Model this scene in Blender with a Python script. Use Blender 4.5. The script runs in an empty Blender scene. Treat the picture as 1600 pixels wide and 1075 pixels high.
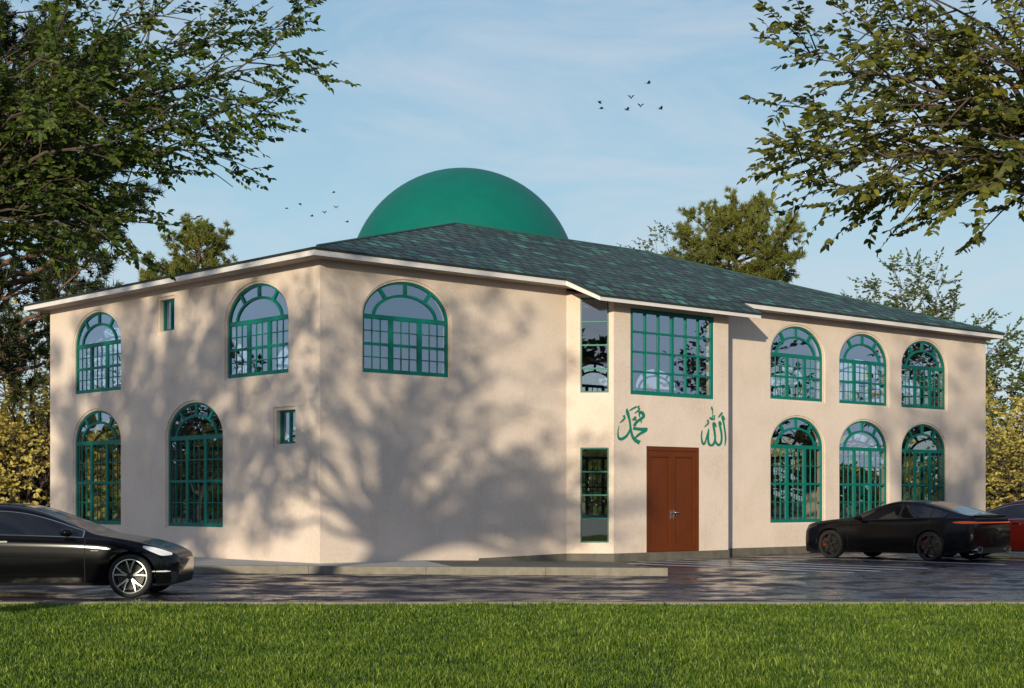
import bpy, bmesh, math, random
import numpy as np
from mathutils import Vector, Matrix, Euler
random.seed(7); rng = np.random.default_rng(11)
C = bpy.context.scene.collection
F = 2536.0
R = math.radians
# ------------------------------------------------------------------ helpers
def tag(o, label=None, cat=None, group=None, kind=None):
    if label: o['label'] = label
    if cat: o['category'] = cat
    if group: o['group'] = group
    if kind: o['kind'] = kind
    return o
def empty(name, loc=(0,0,0), rz=0.0):
    o = bpy.data.objects.new(name, None); C.objects.link(o)
    o.location = loc; o.rotation_euler = (0,0,rz); o.empty_display_size = .2
    return o
def link(name, me, mat, parent=None, smooth=False, mats=None):
    o = bpy.data.objects.new(name, me); C.objects.link(o)
    for m in (mats or [mat]):
        if m: me.materials.append(m)
    if parent: o.parent = parent
    if smooth:
        me.polygons.foreach_set('use_smooth', np.ones(len(me.polygons), bool))
    return o
class MB:
    """collects shapes into one mesh"""
    def __init__(s): s.v=[]; s.f=[]
    def add(s, vs, fs):
        b=len(s.v); s.v += [tuple(p) for p in vs]; s.f += [tuple(i+b for i in f) for f in fs]; return s
    def box(s, x0,y0,z0,x1,y1,z1):
        vs=[(x0,y0,z0),(x1,y0,z0),(x1,y1,z0),(x0,y1,z0),(x0,y0,z1),(x1,y0,z1),(x1,y1,z1),(x0,y1,z1)]
        return s.add(vs,[(3,2,1,0),(4,5,6,7),(0,1,5,4),(1,2,6,5),(2,3,7,6),(3,0,4,7)])
    def prism(s, poly, z0, z1):
        """poly: ccw list of (x,y) or (x,y,ztop)"""
        n=len(poly)
        vs=[(p[0],p[1],z0) for p in poly]+[(p[0],p[1],p[2] if len(p)>2 else z1) for p in poly]
        fs=[tuple(range(n-1,-1,-1)),tuple(range(n,2*n))]+[(i,(i+1)%n,n+(i+1)%n,n+i) for i in range(n)]
        return s.add(vs,fs)
    def tube(s, pts, rad, n=6, cap=True):
        pts=[Vector(p) for p in pts]; m=len(pts)
        if not hasattr(rad,'__len__'): rad=[rad]*m
        vs=[]; u=None
        for i,p in enumerate(pts):
            t=(pts[min(i+1,m-1)]-pts[max(i-1,0)])
            if t.length<1e-9: t=Vector((0,0,1))
            t.normalize()
            if u is None:
                u=t.orthogonal().normalized()
            else:
                u=(u-t*u.dot(t))
                u = u.normalized() if u.length>1e-6 else t.orthogonal().normalized()
            w=t.cross(u)
            for k in range(n):
                a=2*math.pi*k/n
                vs.append(p+(u*math.cos(a)+w*math.sin(a))*rad[i])
        fs=[]
        for i in range(m-1):
            for k in range(n):
                fs.append((i*n+k,i*n+(k+1)%n,(i+1)*n+(k+1)%n,(i+1)*n+k))
        if cap:
            fs.append(tuple(range(n-1,-1,-1))); fs.append(tuple((m-1)*n+k for k in range(n)))
        return s.add(vs,fs)
    def lathe(s, prof, n=32, axis='y', close=False, off=(0,0,0)):
        """prof: list of (axial, radius)"""
        vs=[];m=len(prof)
        for a,r in prof:
            for k in range(n):
                t=2*math.pi*k/n
                c,d=r*math.cos(t),r*math.sin(t)
                p=(c,a,d) if axis=='y' else (c,d,a)
                vs.append((p[0]+off[0],p[1]+off[1],p[2]+off[2]))
        fs=[]
        for i in range(m-1 if not close else m):
            j=(i+1)%m
            for k in range(n):
                fs.append((i*n+k,j*n+k,j*n+(k+1)%n,i*n+(k+1)%n))
        return s.add(vs,fs)
    def mesh(s,name='m',fix=True):
        me=bpy.data.meshes.new(name); me.from_pydata(s.v,[],s.f)
        if fix:
            bm=bmesh.new(); bm.from_mesh(me); bmesh.ops.recalc_face_normals(bm,faces=bm.faces); bm.to_mesh(me); bm.free()
        me.update(); return me
    def build(s,name,mat,parent=None,smooth=False,fix=True):
        return link(name,s.mesh(name,fix),mat,parent,smooth)
def flat_shape(loops, t, zc=0.0):
    """2D loops (first may be anything; even-odd holes) -> list verts, faces; thickness t centred on zc"""
    cu=bpy.data.curves.new('tmp','CURVE'); cu.dimensions='2D'; cu.fill_mode='BOTH'; cu.extrude=t/2
    for L in loops:
        sp=cu.splines.new('POLY'); sp.points.add(len(L)-1); sp.use_cyclic_u=True
        for i,(x,y) in enumerate(L): sp.points[i].co=(x,y,0,1)
    ob=bpy.data.objects.new('tmp',cu)
    me=bpy.data.meshes.new_from_object(ob)
    vs=[(v.co.x,v.co.y,v.co.z+zc) for v in me.vertices]; fs=[tuple(p.vertices) for p in me.polygons]
    bpy.data.objects.remove(ob); bpy.data.curves.remove(cu); bpy.data.meshes.remove(me)
    return vs,fs
def rect(x0,y0,x1,y1): return [(x0,y0),(x1,y0),(x1,y1),(x0,y1)]
def smooth_by_angle(o, ang=35):
    me=o.data
    me.polygons.foreach_set('use_smooth', np.ones(len(me.polygons), bool))
    try:
        me.set_sharp_from_angle(angle=R(ang))
    except Exception: pass
# ------------------------------------------------------------------ materials
MATS={}
def nt(name):
    m=bpy.data.materials.new(name); m.use_nodes=True; t=m.node_tree
    b=t.nodes['Principled BSDF']; MATS[name]=m
    return m,t,b
def N(t,typ,**kw):
    n=t.nodes.new(typ)
    for k,v in kw.items():
        if k.startswith('in_'):
            key=k[3:]; key=int(key) if key.isdigit() else key
            n.inputs[key].default_value=v
        else: setattr(n,k,v)
    return n
def ramp(t, fac, stops):
    n=t.nodes.new('ShaderNodeValToRGB'); e=n.color_ramp.elements
    while len(e)<len(stops): e.new(.5)
    for i,(p,c) in enumerate(stops):
        e[i].position=p; e[i].color=(c[0],c[1],c[2],1)
    t.links.new(fac,n.inputs['Fac']); return n.outputs['Color']
def simple(name, col, rough=.5, metal=0, var=0, scale=8, bump=0, bscale=60, coat=0, spec=None):
    m,t,b=nt(name)
    b.inputs['Base Color'].default_value=(*col,1); b.inputs['Roughness'].default_value=rough; b.inputs['Metallic'].default_value=metal
    if coat: b.inputs['Coat Weight'].default_value=coat; b.inputs['Coat Roughness'].default_value=.03
    if spec is not None: b.inputs['Specular IOR Level'].default_value=spec
    tc=N(t,'ShaderNodeTexCoord')
    if var:
        no=N(t,'ShaderNodeTexNoise',in_Scale=scale,in_Detail=6.0,in_Roughness=.65)
        t.links.new(tc.outputs['Object'],no.inputs['Vector'])
        lo=[c*(1-var) for c in col]; hi=[min(1,c*(1+var)) for c in col]
        t.links.new(ramp(t,no.outputs['Fac'],[(.3,lo),(.7,hi)]),b.inputs['Base Color'])
    if bump:
        nb=N(t,'ShaderNodeTexNoise',in_Scale=bscale,in_Detail=5.0)
        t.links.new(tc.outputs['Object'],nb.inputs['Vector'])
        bp=N(t,'ShaderNodeBump',in_Strength=bump,in_Distance=.02)
        t.links.new(nb.outputs['Fac'],bp.inputs['Height']); t.links.new(bp.outputs['Normal'],b.inputs['Normal'])
    return m
def make_materials():
    # stucco: two scales of mottling, faint weather stains, fine grain
    m,t,b=nt('stucco'); tc=N(t,'ShaderNodeTexCoord')
    n1=N(t,'ShaderNodeTexNoise',in_Scale=.9,in_Detail=8.0,in_Roughness=.62); n2=N(t,'ShaderNodeTexNoise',in_Scale=14.0,in_Detail=5.0,in_Roughness=.7)
    for n in (n1,n2): t.links.new(tc.outputs['Object'],n.inputs['Vector'])
    mix=N(t,'ShaderNodeMath',operation='MULTIPLY_ADD',in_1=.45); t.links.new(n2.outputs['Fac'],mix.inputs[0]); 
    sc=N(t,'ShaderNodeMath',operation='MULTIPLY',in_1=.55); t.links.new(n1.outputs['Fac'],sc.inputs[0]); t.links.new(sc.outputs[0],mix.inputs[2])
    mpv=N(t,'ShaderNodeMapping'); mpv.inputs['Scale'].default_value=(1.6,1.6,.3); t.links.new(tc.outputs['Object'],mpv.inputs['Vector'])
    ns_=N(t,'ShaderNodeTexNoise',in_Scale=1.0,in_Detail=6.0,in_Roughness=.7); t.links.new(mpv.outputs[0],ns_.inputs['Vector'])
    mst=N(t,'ShaderNodeMix',data_type='RGBA',blend_type='MULTIPLY'); mst.inputs[0].default_value=1.0
    t.links.new(ramp(t,mix.outputs[0],[(.32,(.58,.465,.375)),(.5,(.69,.553,.467)),(.68,(.75,.612,.522))]),mst.inputs[6]); t.links.new(ramp(t,ns_.outputs['Fac'],[(.30,(.94,.925,.91)),(.46,(1,1,1))]),mst.inputs[7])
    t.links.new(mst.outputs[2],b.inputs['Base Color'])
    b.inputs['Roughness'].default_value=.9; b.inputs['Specular IOR Level'].default_value=.25
    nb=N(t,'ShaderNodeTexNoise',in_Scale=45.0,in_Detail=6.0,in_Roughness=.6); t.links.new(tc.outputs['Object'],nb.inputs['Vector'])
    nb2=N(t,'ShaderNodeTexNoise',in_Scale=3.0,in_Detail=3.0); t.links.new(tc.outputs['Object'],nb2.inputs['Vector'])
    ad=N(t,'ShaderNodeMath',operation='MULTIPLY_ADD',in_1=2.2); t.links.new(nb2.outputs['Fac'],ad.inputs[0]); t.links.new(nb.outputs['Fac'],ad.inputs[2])
    bp=N(t,'ShaderNodeBump',in_Strength=.22,in_Distance=.012); t.links.new(ad.outputs[0],bp.inputs['Height']); t.links.new(bp.outputs['Normal'],b.inputs['Normal'])
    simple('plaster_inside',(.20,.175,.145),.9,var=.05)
    simple('green_paint',(.002,.145,.112),.4,var=.1,scale=5,spec=.22)
    simple('dome_paint',(.0015,.125,.096),.5,var=.08,scale=1.5,bump=.05,bscale=3,spec=.2)
    simple('fascia_white',(.72,.66,.64),.55,var=.05,scale=3)
    simple('soffit',(.42,.34,.28),.85,var=.08,scale=2)
    simple('door_brown',(.118,.028,.007),.45,var=.1,scale=2.2,bump=.05,bscale=20,spec=.2)
    simple('steel',(.62,.62,.64),.25,metal=1)
    simple('chrome',(.75,.76,.78),.12,metal=1)
    simple('shingle_edge',(.012,.022,.022),.85)
    simple('lettering',(.004,.175,.12),.45)
    simple('concrete_light',(.40,.375,.345),.9,var=.12,scale=3,bump=.2,bscale=30)
    simple('concrete_kerb',(.205,.18,.145),.92,var=.22,scale=5,bump=.3,bscale=25)
    simple('concrete_dark',(.115,.10,.082),.92,var=.35,scale=2.5,bump=.3,bscale=20)
    simple('paint_line',(.62,.62,.61),.7,var=.25,scale=6)
    simple('earth',(.085,.075,.035),.95,var=.4,scale=.6,bump=.4,bscale=6)
    simple('lawn_soil',(.03,.05,.012),.95,var=.3,scale=6)
    simple('bark',(.075,.055,.042),.9,var=.4,scale=9,bump=.6,bscale=30)
    simple('pine_bark',(.13,.075,.05),.9,var=.4,scale=9,bump=.6,bscale=30)
    simple('car_black',(.003,.003,.004),.1,spec=.24,coat=.05)
    simple('car_matte',(.003,.0035,.005),.16,spec=.24)
    simple('car_red',(.055,.005,.004),.2,spec=.3,coat=.2)
    simple('car_trim',(.008,.008,.008),.55)
    simple('under',(.004,.004,.004),.9)
    simple('tyre',(.012,.012,.012),.8,bump=.15,bscale=90)
    simple('alloy',(.48,.485,.5),.32,metal=.95)
    simple('alloy_black',(.015,.015,.016),.25,metal=.3,coat=.5)
    simple('brake_red',(.20,.009,.007),.4)
    simple('brake_disc',(.05,.047,.045),.5,metal=.6)
    simple('feather',(.02,.02,.024),.8)
    simple('lamp_lens',(.72,.74,.78),.12,coat=1.0)
    m,t,b=nt('tail_lamp'); b.inputs['Base Color'].default_value=(.32,.022,.006,1); b.inputs['Roughness'].default_value=.2
    b.inputs['Emission Color'].default_value=(1,.13,.04,1); b.inputs['Emission Strength'].default_value=.3
    m,t,b=nt('car_glass'); b.inputs['Base Color'].default_value=(.006,.007,.009,1); b.inputs['Roughness'].default_value=.03; b.inputs['Specular IOR Level'].default_value=.6
    # window glass: clear pane with a mirror share that grows at grazing angles
    m,t,b=nt('glass'); t.nodes.remove(b); out=t.nodes['Material Output']
    tr=N(t,'ShaderNodeBsdfTransparent'); tr.inputs['Color'].default_value=(.93,.95,.96,1)
    gl=N(t,'ShaderNodeBsdfGlossy'); gl.inputs['Roughness'].default_value=.0; gl.inputs['Color'].default_value=(.70,.80,1,1)
    lw=N(t,'ShaderNodeLayerWeight',in_Blend=.5); 
    mp=N(t,'ShaderNodeMapRange',in_1=.0,in_2=1.0,in_3=.24,in_4=.7); t.links.new(lw.outputs['Facing'],mp.inputs[0])
    tcg=N(t,'ShaderNodeTexCoord'); ng=N(t,'ShaderNodeTexNoise',in_Scale=1.3,in_Detail=1.0); t.links.new(tcg.outputs['Object'],ng.inputs['Vector'])
    bg=N(t,'ShaderNodeBump',in_Strength=.02,in_Distance=.05); t.links.new(ng.outputs['Fac'],bg.inputs['Height']); t.links.new(bg.outputs['Normal'],gl.inputs['Normal'])
    mx=N(t,'ShaderNodeMixShader'); t.links.new(mp.outputs[0],mx.inputs[0]); t.links.new(tr.outputs[0],mx.inputs[1]); t.links.new(gl.outputs[0],mx.inputs[2])
    t.links.new(mx.outputs[0],out.inputs['Surface'])
    # roof shingles (UV in metres)
    m,t,b=nt('shingles'); uv=N(t,'ShaderNodeUVMap'); 
    br=N(t,'ShaderNodeTexBrick',offset=.5,in_Scale=1.0); br.inputs['Color1'].default_value=(0,0,0,1); br.inputs['Color2'].default_value=(1,1,1,1); br.inputs['Mortar'].default_value=(0,0,0,1)
    br.inputs['Mortar Size'].default_value=.045; br.inputs['Mortar Smooth'].default_value=.25; br.inputs['Bias'].default_value=0; br.inputs['Brick Width'].default_value=.44; br.inputs['Row Height'].default_value=.36
    wn=N(t,'ShaderNodeTexNoise',in_Scale=1.7,in_Detail=3.0); t.links.new(uv.outputs['UV'],wn.inputs['Vector'])
    wo=N(t,'ShaderNodeVectorMath',operation='MULTIPLY_ADD'); wo.inputs[1].default_value=(.25,.10,0); t.links.new(wn.outputs['Color'],wo.inputs[0]); t.links.new(uv.outputs['UV'],wo.inputs[2])
    br.offset=.38; br.offset_frequency=2; br.squash=.8; br.squash_frequency=3
    t.links.new(wo.outputs[0],br.inputs['Vector'])
    col=ramp(t,br.outputs['Color'],[(0,(.014,.034,.032)),(.22,(.028,.068,.058)),(.5,(.042,.108,.085)),(.66,(.056,.085,.076)),(.84,(.045,.15,.11)),(1,(.09,.26,.19))])
    n3=N(t,'ShaderNodeTexNoise',in_Scale=22.0,in_Detail=4.0); t.links.new(uv.outputs['UV'],n3.inputs['Vector'])
    mm=N(t,'ShaderNodeMix',data_type='RGBA',blend_type='MULTIPLY'); mm.inputs[0].default_value=.55
    t.links.new(col,mm.inputs[6]); t.links.new(ramp(t,n3.outputs['Fac'],[(.3,(.45,.45,.45)),(.7,(1.25,1.25,1.25))]),mm.inputs[7])
    mo=N(t,'ShaderNodeMix',data_type='RGBA'); t.links.new(br.outputs['Fac'],mo.inputs[0]); t.links.new(mm.outputs[2],mo.inputs[6]); mo.inputs[7].default_value=(.004,.006,.006,1)
    t.links.new(mo.outputs[2],b.inputs['Base Color']); b.inputs['Roughness'].default_value=.75
    sx=N(t,'ShaderNodeSeparateXYZ'); t.links.new(uv.outputs['UV'],sx.inputs[0])
    dv=N(t,'ShaderNodeMath',operation='DIVIDE',in_1=.36); t.links.new(sx.outputs['Y'],dv.inputs[0])
    fr=N(t,'ShaderNodeMath',operation='FRACT'); t.links.new(dv.outputs[0],fr.inputs[0])
    hh=N(t,'ShaderNodeMath',operation='MULTIPLY_ADD',in_1=-.8); t.links.new(fr.outputs[0],hh.inputs[0]); t.links.new(n3.outputs['Fac'],hh.inputs[2])
    h2=N(t,'ShaderNodeMath',operation='MULTIPLY_ADD',in_1=-1.0); t.links.new(br.outputs['Fac'],h2.inputs[0]); t.links.new(hh.outputs[0],h2.inputs[2])
    bp=N(t,'ShaderNodeBump',in_Strength=.7,in_Distance=.03); t.links.new(h2.outputs[0],bp.inputs['Height']); t.links.new(bp.outputs['Normal'],b.inputs['Normal'])
    # asphalt, slightly worn and glossy
    m,t,b=nt('asphalt'); tc=N(t,'ShaderNodeTexCoord')
    na=N(t,'ShaderNodeTexNoise',in_Scale=.9,in_Detail=8.0,in_Roughness=.68); nb=N(t,'ShaderNodeTexNoise',in_Scale=120.0,in_Detail=3.0)
    for n in (na,nb): t.links.new(tc.outputs['Object'],n.inputs['Vector'])
    mm=N(t,'ShaderNodeMix',data_type='RGBA',blend_type='MULTIPLY'); mm.inputs[0].default_value=.7
    t.links.new(ramp(t,na.outputs['Fac'],[(.3,(.03,.025,.036)),(.7,(.056,.047,.060))]),mm.inputs[6]); t.links.new(ramp(t,nb.outputs['Fac'],[(.3,(.5,.5,.5)),(.7,(1.3,1.3,1.3))]),mm.inputs[7])
    # long cracks
    vo=N(t,'ShaderNodeTexVoronoi',feature='DISTANCE_TO_EDGE',in_Scale=.22); 
    wv=N(t,'ShaderNodeTexNoise',in_Scale=1.2,in_Detail=5.0); t.links.new(tc.outputs['Object'],wv.inputs['Vector'])
    ws=N(t,'ShaderNodeVectorMath',operation='SCALE'); ws.inputs['Scale'].default_value=1.4; t.links.new(wv.outputs['Color'],ws.inputs[0])
    wa=N(t,'ShaderNodeVectorMath',operation='ADD'); t.links.new(tc.outputs['Object'],wa.inputs[0]); t.links.new(ws.outputs[0],wa.inputs[1]); t.links.new(wa.outputs[0],vo.inputs['Vector'])
    ck=ramp(t,vo.outputs['Distance'],[(.0,(1,1,1)),(.012,(0,0,0))])
    mc=N(t,'ShaderNodeMix',data_type='RGBA'); t.links.new(ck,mc.inputs[0]); t.links.new(mm.outputs[2],mc.inputs[6]); mc.inputs[7].default_value=(.012,.011,.011,1)
    t.links.new(mc.outputs[2],b.inputs['Base Color'])
    t.links.new(ramp(t,na.outputs['Fac'],[(.42,(.7,.7,.7)),(.5,(.4,.4,.4)),(.57,(.09,.09,.09))]),b.inputs['Roughness'])
    t.links.new(ramp(t,na.outputs['Fac'],[(.42,(.14,.14,.14)),(.58,(.6,.6,.6))]),b.inputs['Specular IOR Level']); n5=N(t,'ShaderNodeTexNoise',in_Scale=2.2,in_Detail=8.0,in_Roughness=.66); t.links.new(tc.outputs['Object'],n5.inputs['Vector'])
    bp=N(t,'ShaderNodeBump',in_Strength=.38,in_Distance=.05); t.links.new(n5.outputs['Fac'],bp.inputs['Height']); t.links.new(bp.outputs['Normal'],b.inputs['Normal'])
    # leaves
    leafmat('leaf_green',[(0,(.028,.05,.010)),(.45,(.065,.10,.016)),(.78,(.145,.185,.027)),(1,(.25,.29,.05))])
    leafmat('leaf_turning',[(0,(.028,.048,.012)),(.5,(.13,.135,.022)),(.82,(.31,.28,.05)),(.965,(.22,.18,.035)),(.985,(.40,.23,.045)),(1,(.46,.2,.05))])
    leafmat('leaf_gold',[(0,(.20,.165,.035)),(.4,(.40,.32,.07)),(.75,(.56,.46,.13)),(1,(.66,.57,.21))],.22)
    leafmat('leaf_amber',[(0,(.16,.09,.02)),(.5,(.30,.17,.03)),(1,(.42,.28,.05))])
    leafmat('leaf_olive',[(0,(.05,.06,.015)),(.5,(.10,.12,.03)),(1,(.19,.18,.045))])
    leafmat('leaf_pale',[(0,(.06,.085,.03)),(.5,(.11,.14,.05)),(1,(.18,.21,.08))])
    leafmat('leaf_dark',[(0,(.014,.024,.008)),(.5,(.026,.042,.012)),(1,(.05,.07,.02))])
    leafmat('needle_olive',[(0,(.06,.07,.014)),(.5,(.145,.155,.03)),(1,(.27,.26,.06))],.25)
    leafmat('needle_dark',[(0,(.014,.022,.008)),(.5,(.03,.042,.012)),(1,(.07,.08,.02))],.2)
    leafmat('grass',[(0,(.02,.048,.005)),(.38,(.062,.118,.012)),(.74,(.145,.215,.022)),(1,(.33,.38,.06))],.35)
def leafmat(name, stops, trans=.35):
    m,t,b=nt(name); t.nodes.remove(b); out=t.nodes['Material Output']
    at=N(t,'ShaderNodeAttribute',attribute_name='rnd'); col=ramp(t,at.outputs['Fac'],stops)
    d=N(t,'ShaderNodeBsdfPrincipled'); d.inputs['Roughness'].default_value=.5; d.inputs['Specular IOR Level'].default_value=.3
    tl=N(t,'ShaderNodeBsdfTranslucent'); mx=N(t,'ShaderNodeMixShader'); mx.inputs[0].default_value=trans
    t.links.new(col,d.inputs['Base Color']); 
    hs=N(t,'ShaderNodeHueSaturation',in_Saturation=1.1,in_Value=1.4); t.links.new(col,hs.inputs['Color']); t.links.new(hs.outputs[0],tl.inputs['Color'])
    t.links.new(d.outputs[0],mx.inputs[1]); t.links.new(tl.outputs[0],mx.inputs[2]); t.links.new(mx.outputs[0],out.inputs['Surface'])
make_materials()
M=MATS
# ------------------------------------------------------------------ camera, light, sky
cam_d=bpy.data.cameras.new('camera'); cam=bpy.data.objects.new('camera',cam_d); C.objects.link(cam)
cam.location=(0,0,1.5); cam.rotation_euler=(R(90),0,0)
cam_d.sensor_width=36; cam_d.lens=F/1600*36; cam_d.shift_y=242.5/1600; cam_d.clip_end=3000; cam_d.clip_start=.1
bpy.context.scene.camera=cam
SUN_EL=R(10.0); SUN_DIR=Vector((.213*math.cos(SUN_EL),.977*math.cos(SUN_EL),-math.sin(SUN_EL))).normalized()
sd=bpy.data.lights.new('sun','SUN'); sd.energy=4.6; sd.angle=R(.85); sd.color=(1,.91,.68)
so=bpy.data.objects.new('sun',sd); C.objects.link(so); so.rotation_euler=SUN_DIR.to_track_quat('-Z','Y').to_euler(); so.location=(-20,-60,30)
w=bpy.data.worlds.new('World'); bpy.context.scene.world=w; w.use_nodes=True; t=w.node_tree
bg=t.nodes['Background']; sky=N(t,'ShaderNodeTexSky',sky_type='NISHITA'); sky.sun_disc=False; sky.sun_elevation=SUN_EL; sky.sun_rotation=R(192.3)
sky.air_density=1.0; sky.dust_density=.6; sky.ozone_density=1.6
tc=N(t,'ShaderNodeTexCoord'); mp=N(t,'ShaderNodeMapping'); mp.inputs['Scale'].default_value=(2.2,1.0,7.0); mp.inputs['Rotation'].default_value=(0,R(18),R(10))
t.links.new(tc.outputs['Generated'],mp.inputs['Vector'])
cn=N(t,'ShaderNodeTexNoise',in_Scale=2.6,in_Detail=7.0,in_Roughness=.62,in_Distortion=.6); t.links.new(mp.outputs[0],cn.inputs['Vector'])
cf=ramp(t,cn.outputs['Fac'],[(.40,(0,0,0)),(.72,(.62,.62,.62))])
cm=N(t,'ShaderNodeMix',data_type='RGBA'); t.links.new(cf,cm.inputs[0]); cm.inputs[7].default_value=(6.5,6.9,7.6,1)
sx=N(t,'ShaderNodeSeparateXYZ'); t.links.new(tc.outputs['Generated'],sx.inputs[0])
SK=11.3
gr=ramp(t,sx.outputs['Z'],[(0,(.56,.70,.78)),(.08,(.48,.66,.77)),(.18,(.38,.59,.73)),(.3,(.30,.49,.67)),(.55,(.21,.31,.54)),(1,(.13,.20,.42))])
sv=N(t,'ShaderNodeVectorMath',operation='SCALE'); sv.inputs['Scale'].default_value=SK; t.links.new(gr,sv.inputs[0])
sm=N(t,'ShaderNodeMix',data_type='RGBA'); sm.inputs[0].default_value=.78; t.links.new(sky.outputs[0],sm.inputs[6]); t.links.new(sv.outputs[0],sm.inputs[7])
t.links.new(sm.outputs[2],cm.inputs[6])
t.links.new(cm.outputs[2],bg.inputs['Color']); bg.inputs['Strength'].default_value=.1
vs=bpy.context.scene.view_settings; vs.view_transform='Standard'; vs.look='None'; vs.exposure=0; vs.gamma=1
cy=bpy.context.scene.cycles; cy.max_bounces=8; cy.transparent_max_bounces=16; cy.use_denoising=True; cy.sample_clamp_indirect=6
try: cy.denoiser='OPENIMAGEDENOISE'; cy.denoising_input_passes='RGB_ALBEDO_NORMAL'; cy.denoising_prefilter='ACCURATE'
except Exception: pass
# ------------------------------------------------------------------ ground
def sheet(name,poly,z,mat,kind='structure'):
    o=MB().add([(x,y,(p[0] if p else z)) for x,y,*p in poly],[tuple(range(len(poly)))]).build(name,mat)
    return tag(o,kind=kind)
DF=Vector((.7436,.6687,0)); DL=Vector((-.6687,.7436,0)); C0=Vector((-4.034,34.1,0))
def B(u,v,z=0): return C0+DF*u+DL*v+Vector((0,0,z))
sheet('ground',[(-900,-400),(900,-400),(900,1500),(-900,1500)],-.09,M['earth'])
sheet('car_park',[(-70,23.55),(70,23.55),(70,60),(-70,60)],0,M['asphalt'])
sheet('lawn',[(-70,-60),(70,-60),(70,23.4),(-70,23.4)],-.04,M['lawn_soil'])
kb=MB().box(-70,23.38,-.1,70,23.54,.018); tag(kb.build('lawn_kerb',M['concrete_kerb']),kind='structure')
# front kerb and pavement
A=Vector((-22,35.02,0)); Bp=Vector((3.04,31.7,0)); kd=(Bp-A).normalized(); kn=Vector((-kd.y,kd.x,0))
def kp(s,n,z=None):
    p=A+kd*s+kn*n; return (p.x,p.y) if z is None else (p.x,p.y,z)
KL=(Bp-A).length
kb2=MB(); s_=KL
while s_>0:
    a_=max(0,s_-2.4); kb2.prism([kp(a_+.008,0),kp(s_,0),kp(s_,.22),kp(a_+.008,.22)],-.05,.155); s_=a_
tag(kb2.build('kerb',M['concrete_kerb']),kind='structure')
s710=KL-4.3
pa=MB().prism([kp(0,.223),kp(s710,.223),tuple(B(2.75,-.02)[:2]),tuple(B(-.02,-.02)[:2]),tuple(B(-.02,13)[:2]),(-26,46)],-.05,.151)
tag(pa.build('pavement',M['concrete_light']),kind='structure')
rp=MB().prism([(*kp(s710+.003,.223),.146),(*kp(KL,.223),.006),(*B(8.0,-1.1)[:2],.006),(*B(7.0,-.02)[:2],.03),(*B(2.76,-.02)[:2],.148)],-.05,.15)
tag(rp.build('ramp',M['concrete_dark']),kind='structure')
ln=MB()
for u,v0,v1,wd in ((7.5,-1.15,-8.1,.11),(8.45,-1.15,-8.1,.11),(9.4,-1.15,-8.0,.11),(10.4,-.9,-7.95,.11),(13.45,-.4,-7.95,.1),(16.1,-.4,-7.95,.1),(18.75,-.4,-7.95,.1),(21.4,-.4,-7.95,.1),(24.05,-.4,-7.95,.1)):
    ps=[B(u-wd*.8,v1,.004),B(u+wd*.8,v1,.004),B(u+wd*.8,v0,.004),B(u-wd*.8,v0,.004)]
    ln.add(ps,[(0,1,2,3)])
tag(ln.build('parking_lines',M['paint_line']),kind='structure')
# ------------------------------------------------------------------ grass (nobody could count the blades)
def grass():
    # density falls with distance from the viewer's side of the lawn
    xs=[];ys=[]
    for y0,y1,den in ((11.5,14.5,2000),(14.5,18,1500),(18,21,1100),(21,23.5,1200)):
        hw=y1*.33+1.6; n=int(2*hw*(y1-y0)*den)
        xs.append(rng.uniform(-hw,hw,n)); ys.append(rng.uniform(y0,y1,n))
    x=np.concatenate(xs); y=np.concatenate(ys); n=len(x)
    # clumps
    cl=np.sin(x*3.1+np.sin(y*2.3)*1.7)*np.sin(y*2.7+np.sin(x*1.9)*1.3)
    h=rng.uniform(.03,.07,n)*(1+.3*cl); tall=rng.random(n)<.06; h[tall]*=1.6
    
    a=rng.uniform(0,2*np.pi,n); lean=rng.uniform(.1,.65,n)*h; wd=rng.uniform(.003,.0065,n)*(1+(y-12)*.045)
    la=rng.uniform(0,2*np.pi,n)
    lx,ly=np.cos(la)*lean,np.sin(la)*lean; px,py=np.cos(a)*wd,np.sin(a)*wd
    V=np.zeros((n,5,3))
    zb=np.full(n,-.045)
    V[:,0]=np.stack([x-px,y-py,zb],1); V[:,1]=np.stack([x+px,y+py,zb],1)
    V[:,2]=np.stack([x+px*.75+lx*.35,y+py*.75+ly*.35,zb+h*.6],1); V[:,3]=np.stack([x-px*.75+lx*.35,y-py*.75+ly*.35,zb+h*.6],1)
    V[:,4]=np.stack([x+lx,y+ly,zb+h],1)
    base=np.arange(n)[:,None]*5
    q=(base+np.array([0,1,2,3])).ravel(); tr=(base+np.array([3,2,4])).ravel()
    loops=np.concatenate([q,tr]); starts=np.concatenate([np.arange(n)*4,4*n+np.arange(n)*3]); tot=np.concatenate([np.full(n,4),np.full(n,3)])
    me=bpy.data.meshes.new('grass'); fill(me,V.reshape(-1,3),loops,starts,tot)
    r=np.clip(rng.normal(.45,.28,n)+.14*cl,0,1); at=me.attributes.new('rnd','FLOAT','FACE'); at.data.foreach_set('value',np.concatenate([r,np.clip(r+.1,0,1)]).astype(np.float32))
    return link('grass',me,M['grass'])
def fill(me,V,loops,starts,tot):
    me.vertices.add(len(V)); me.vertices.foreach_set('co',V.astype(np.float32).ravel())
    me.loops.add(len(loops)); me.loops.foreach_set('vertex_index',loops.astype(np.int32))
    me.polygons.add(len(starts)); me.polygons.foreach_set('loop_start',starts.astype(np.int32)); me.polygons.foreach_set('loop_total',tot.astype(np.int32))
    me.update(calc_edges=True)
tag(grass(),kind='stuff',label='short green lawn grass in front of the car park',cat='grass')
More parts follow.
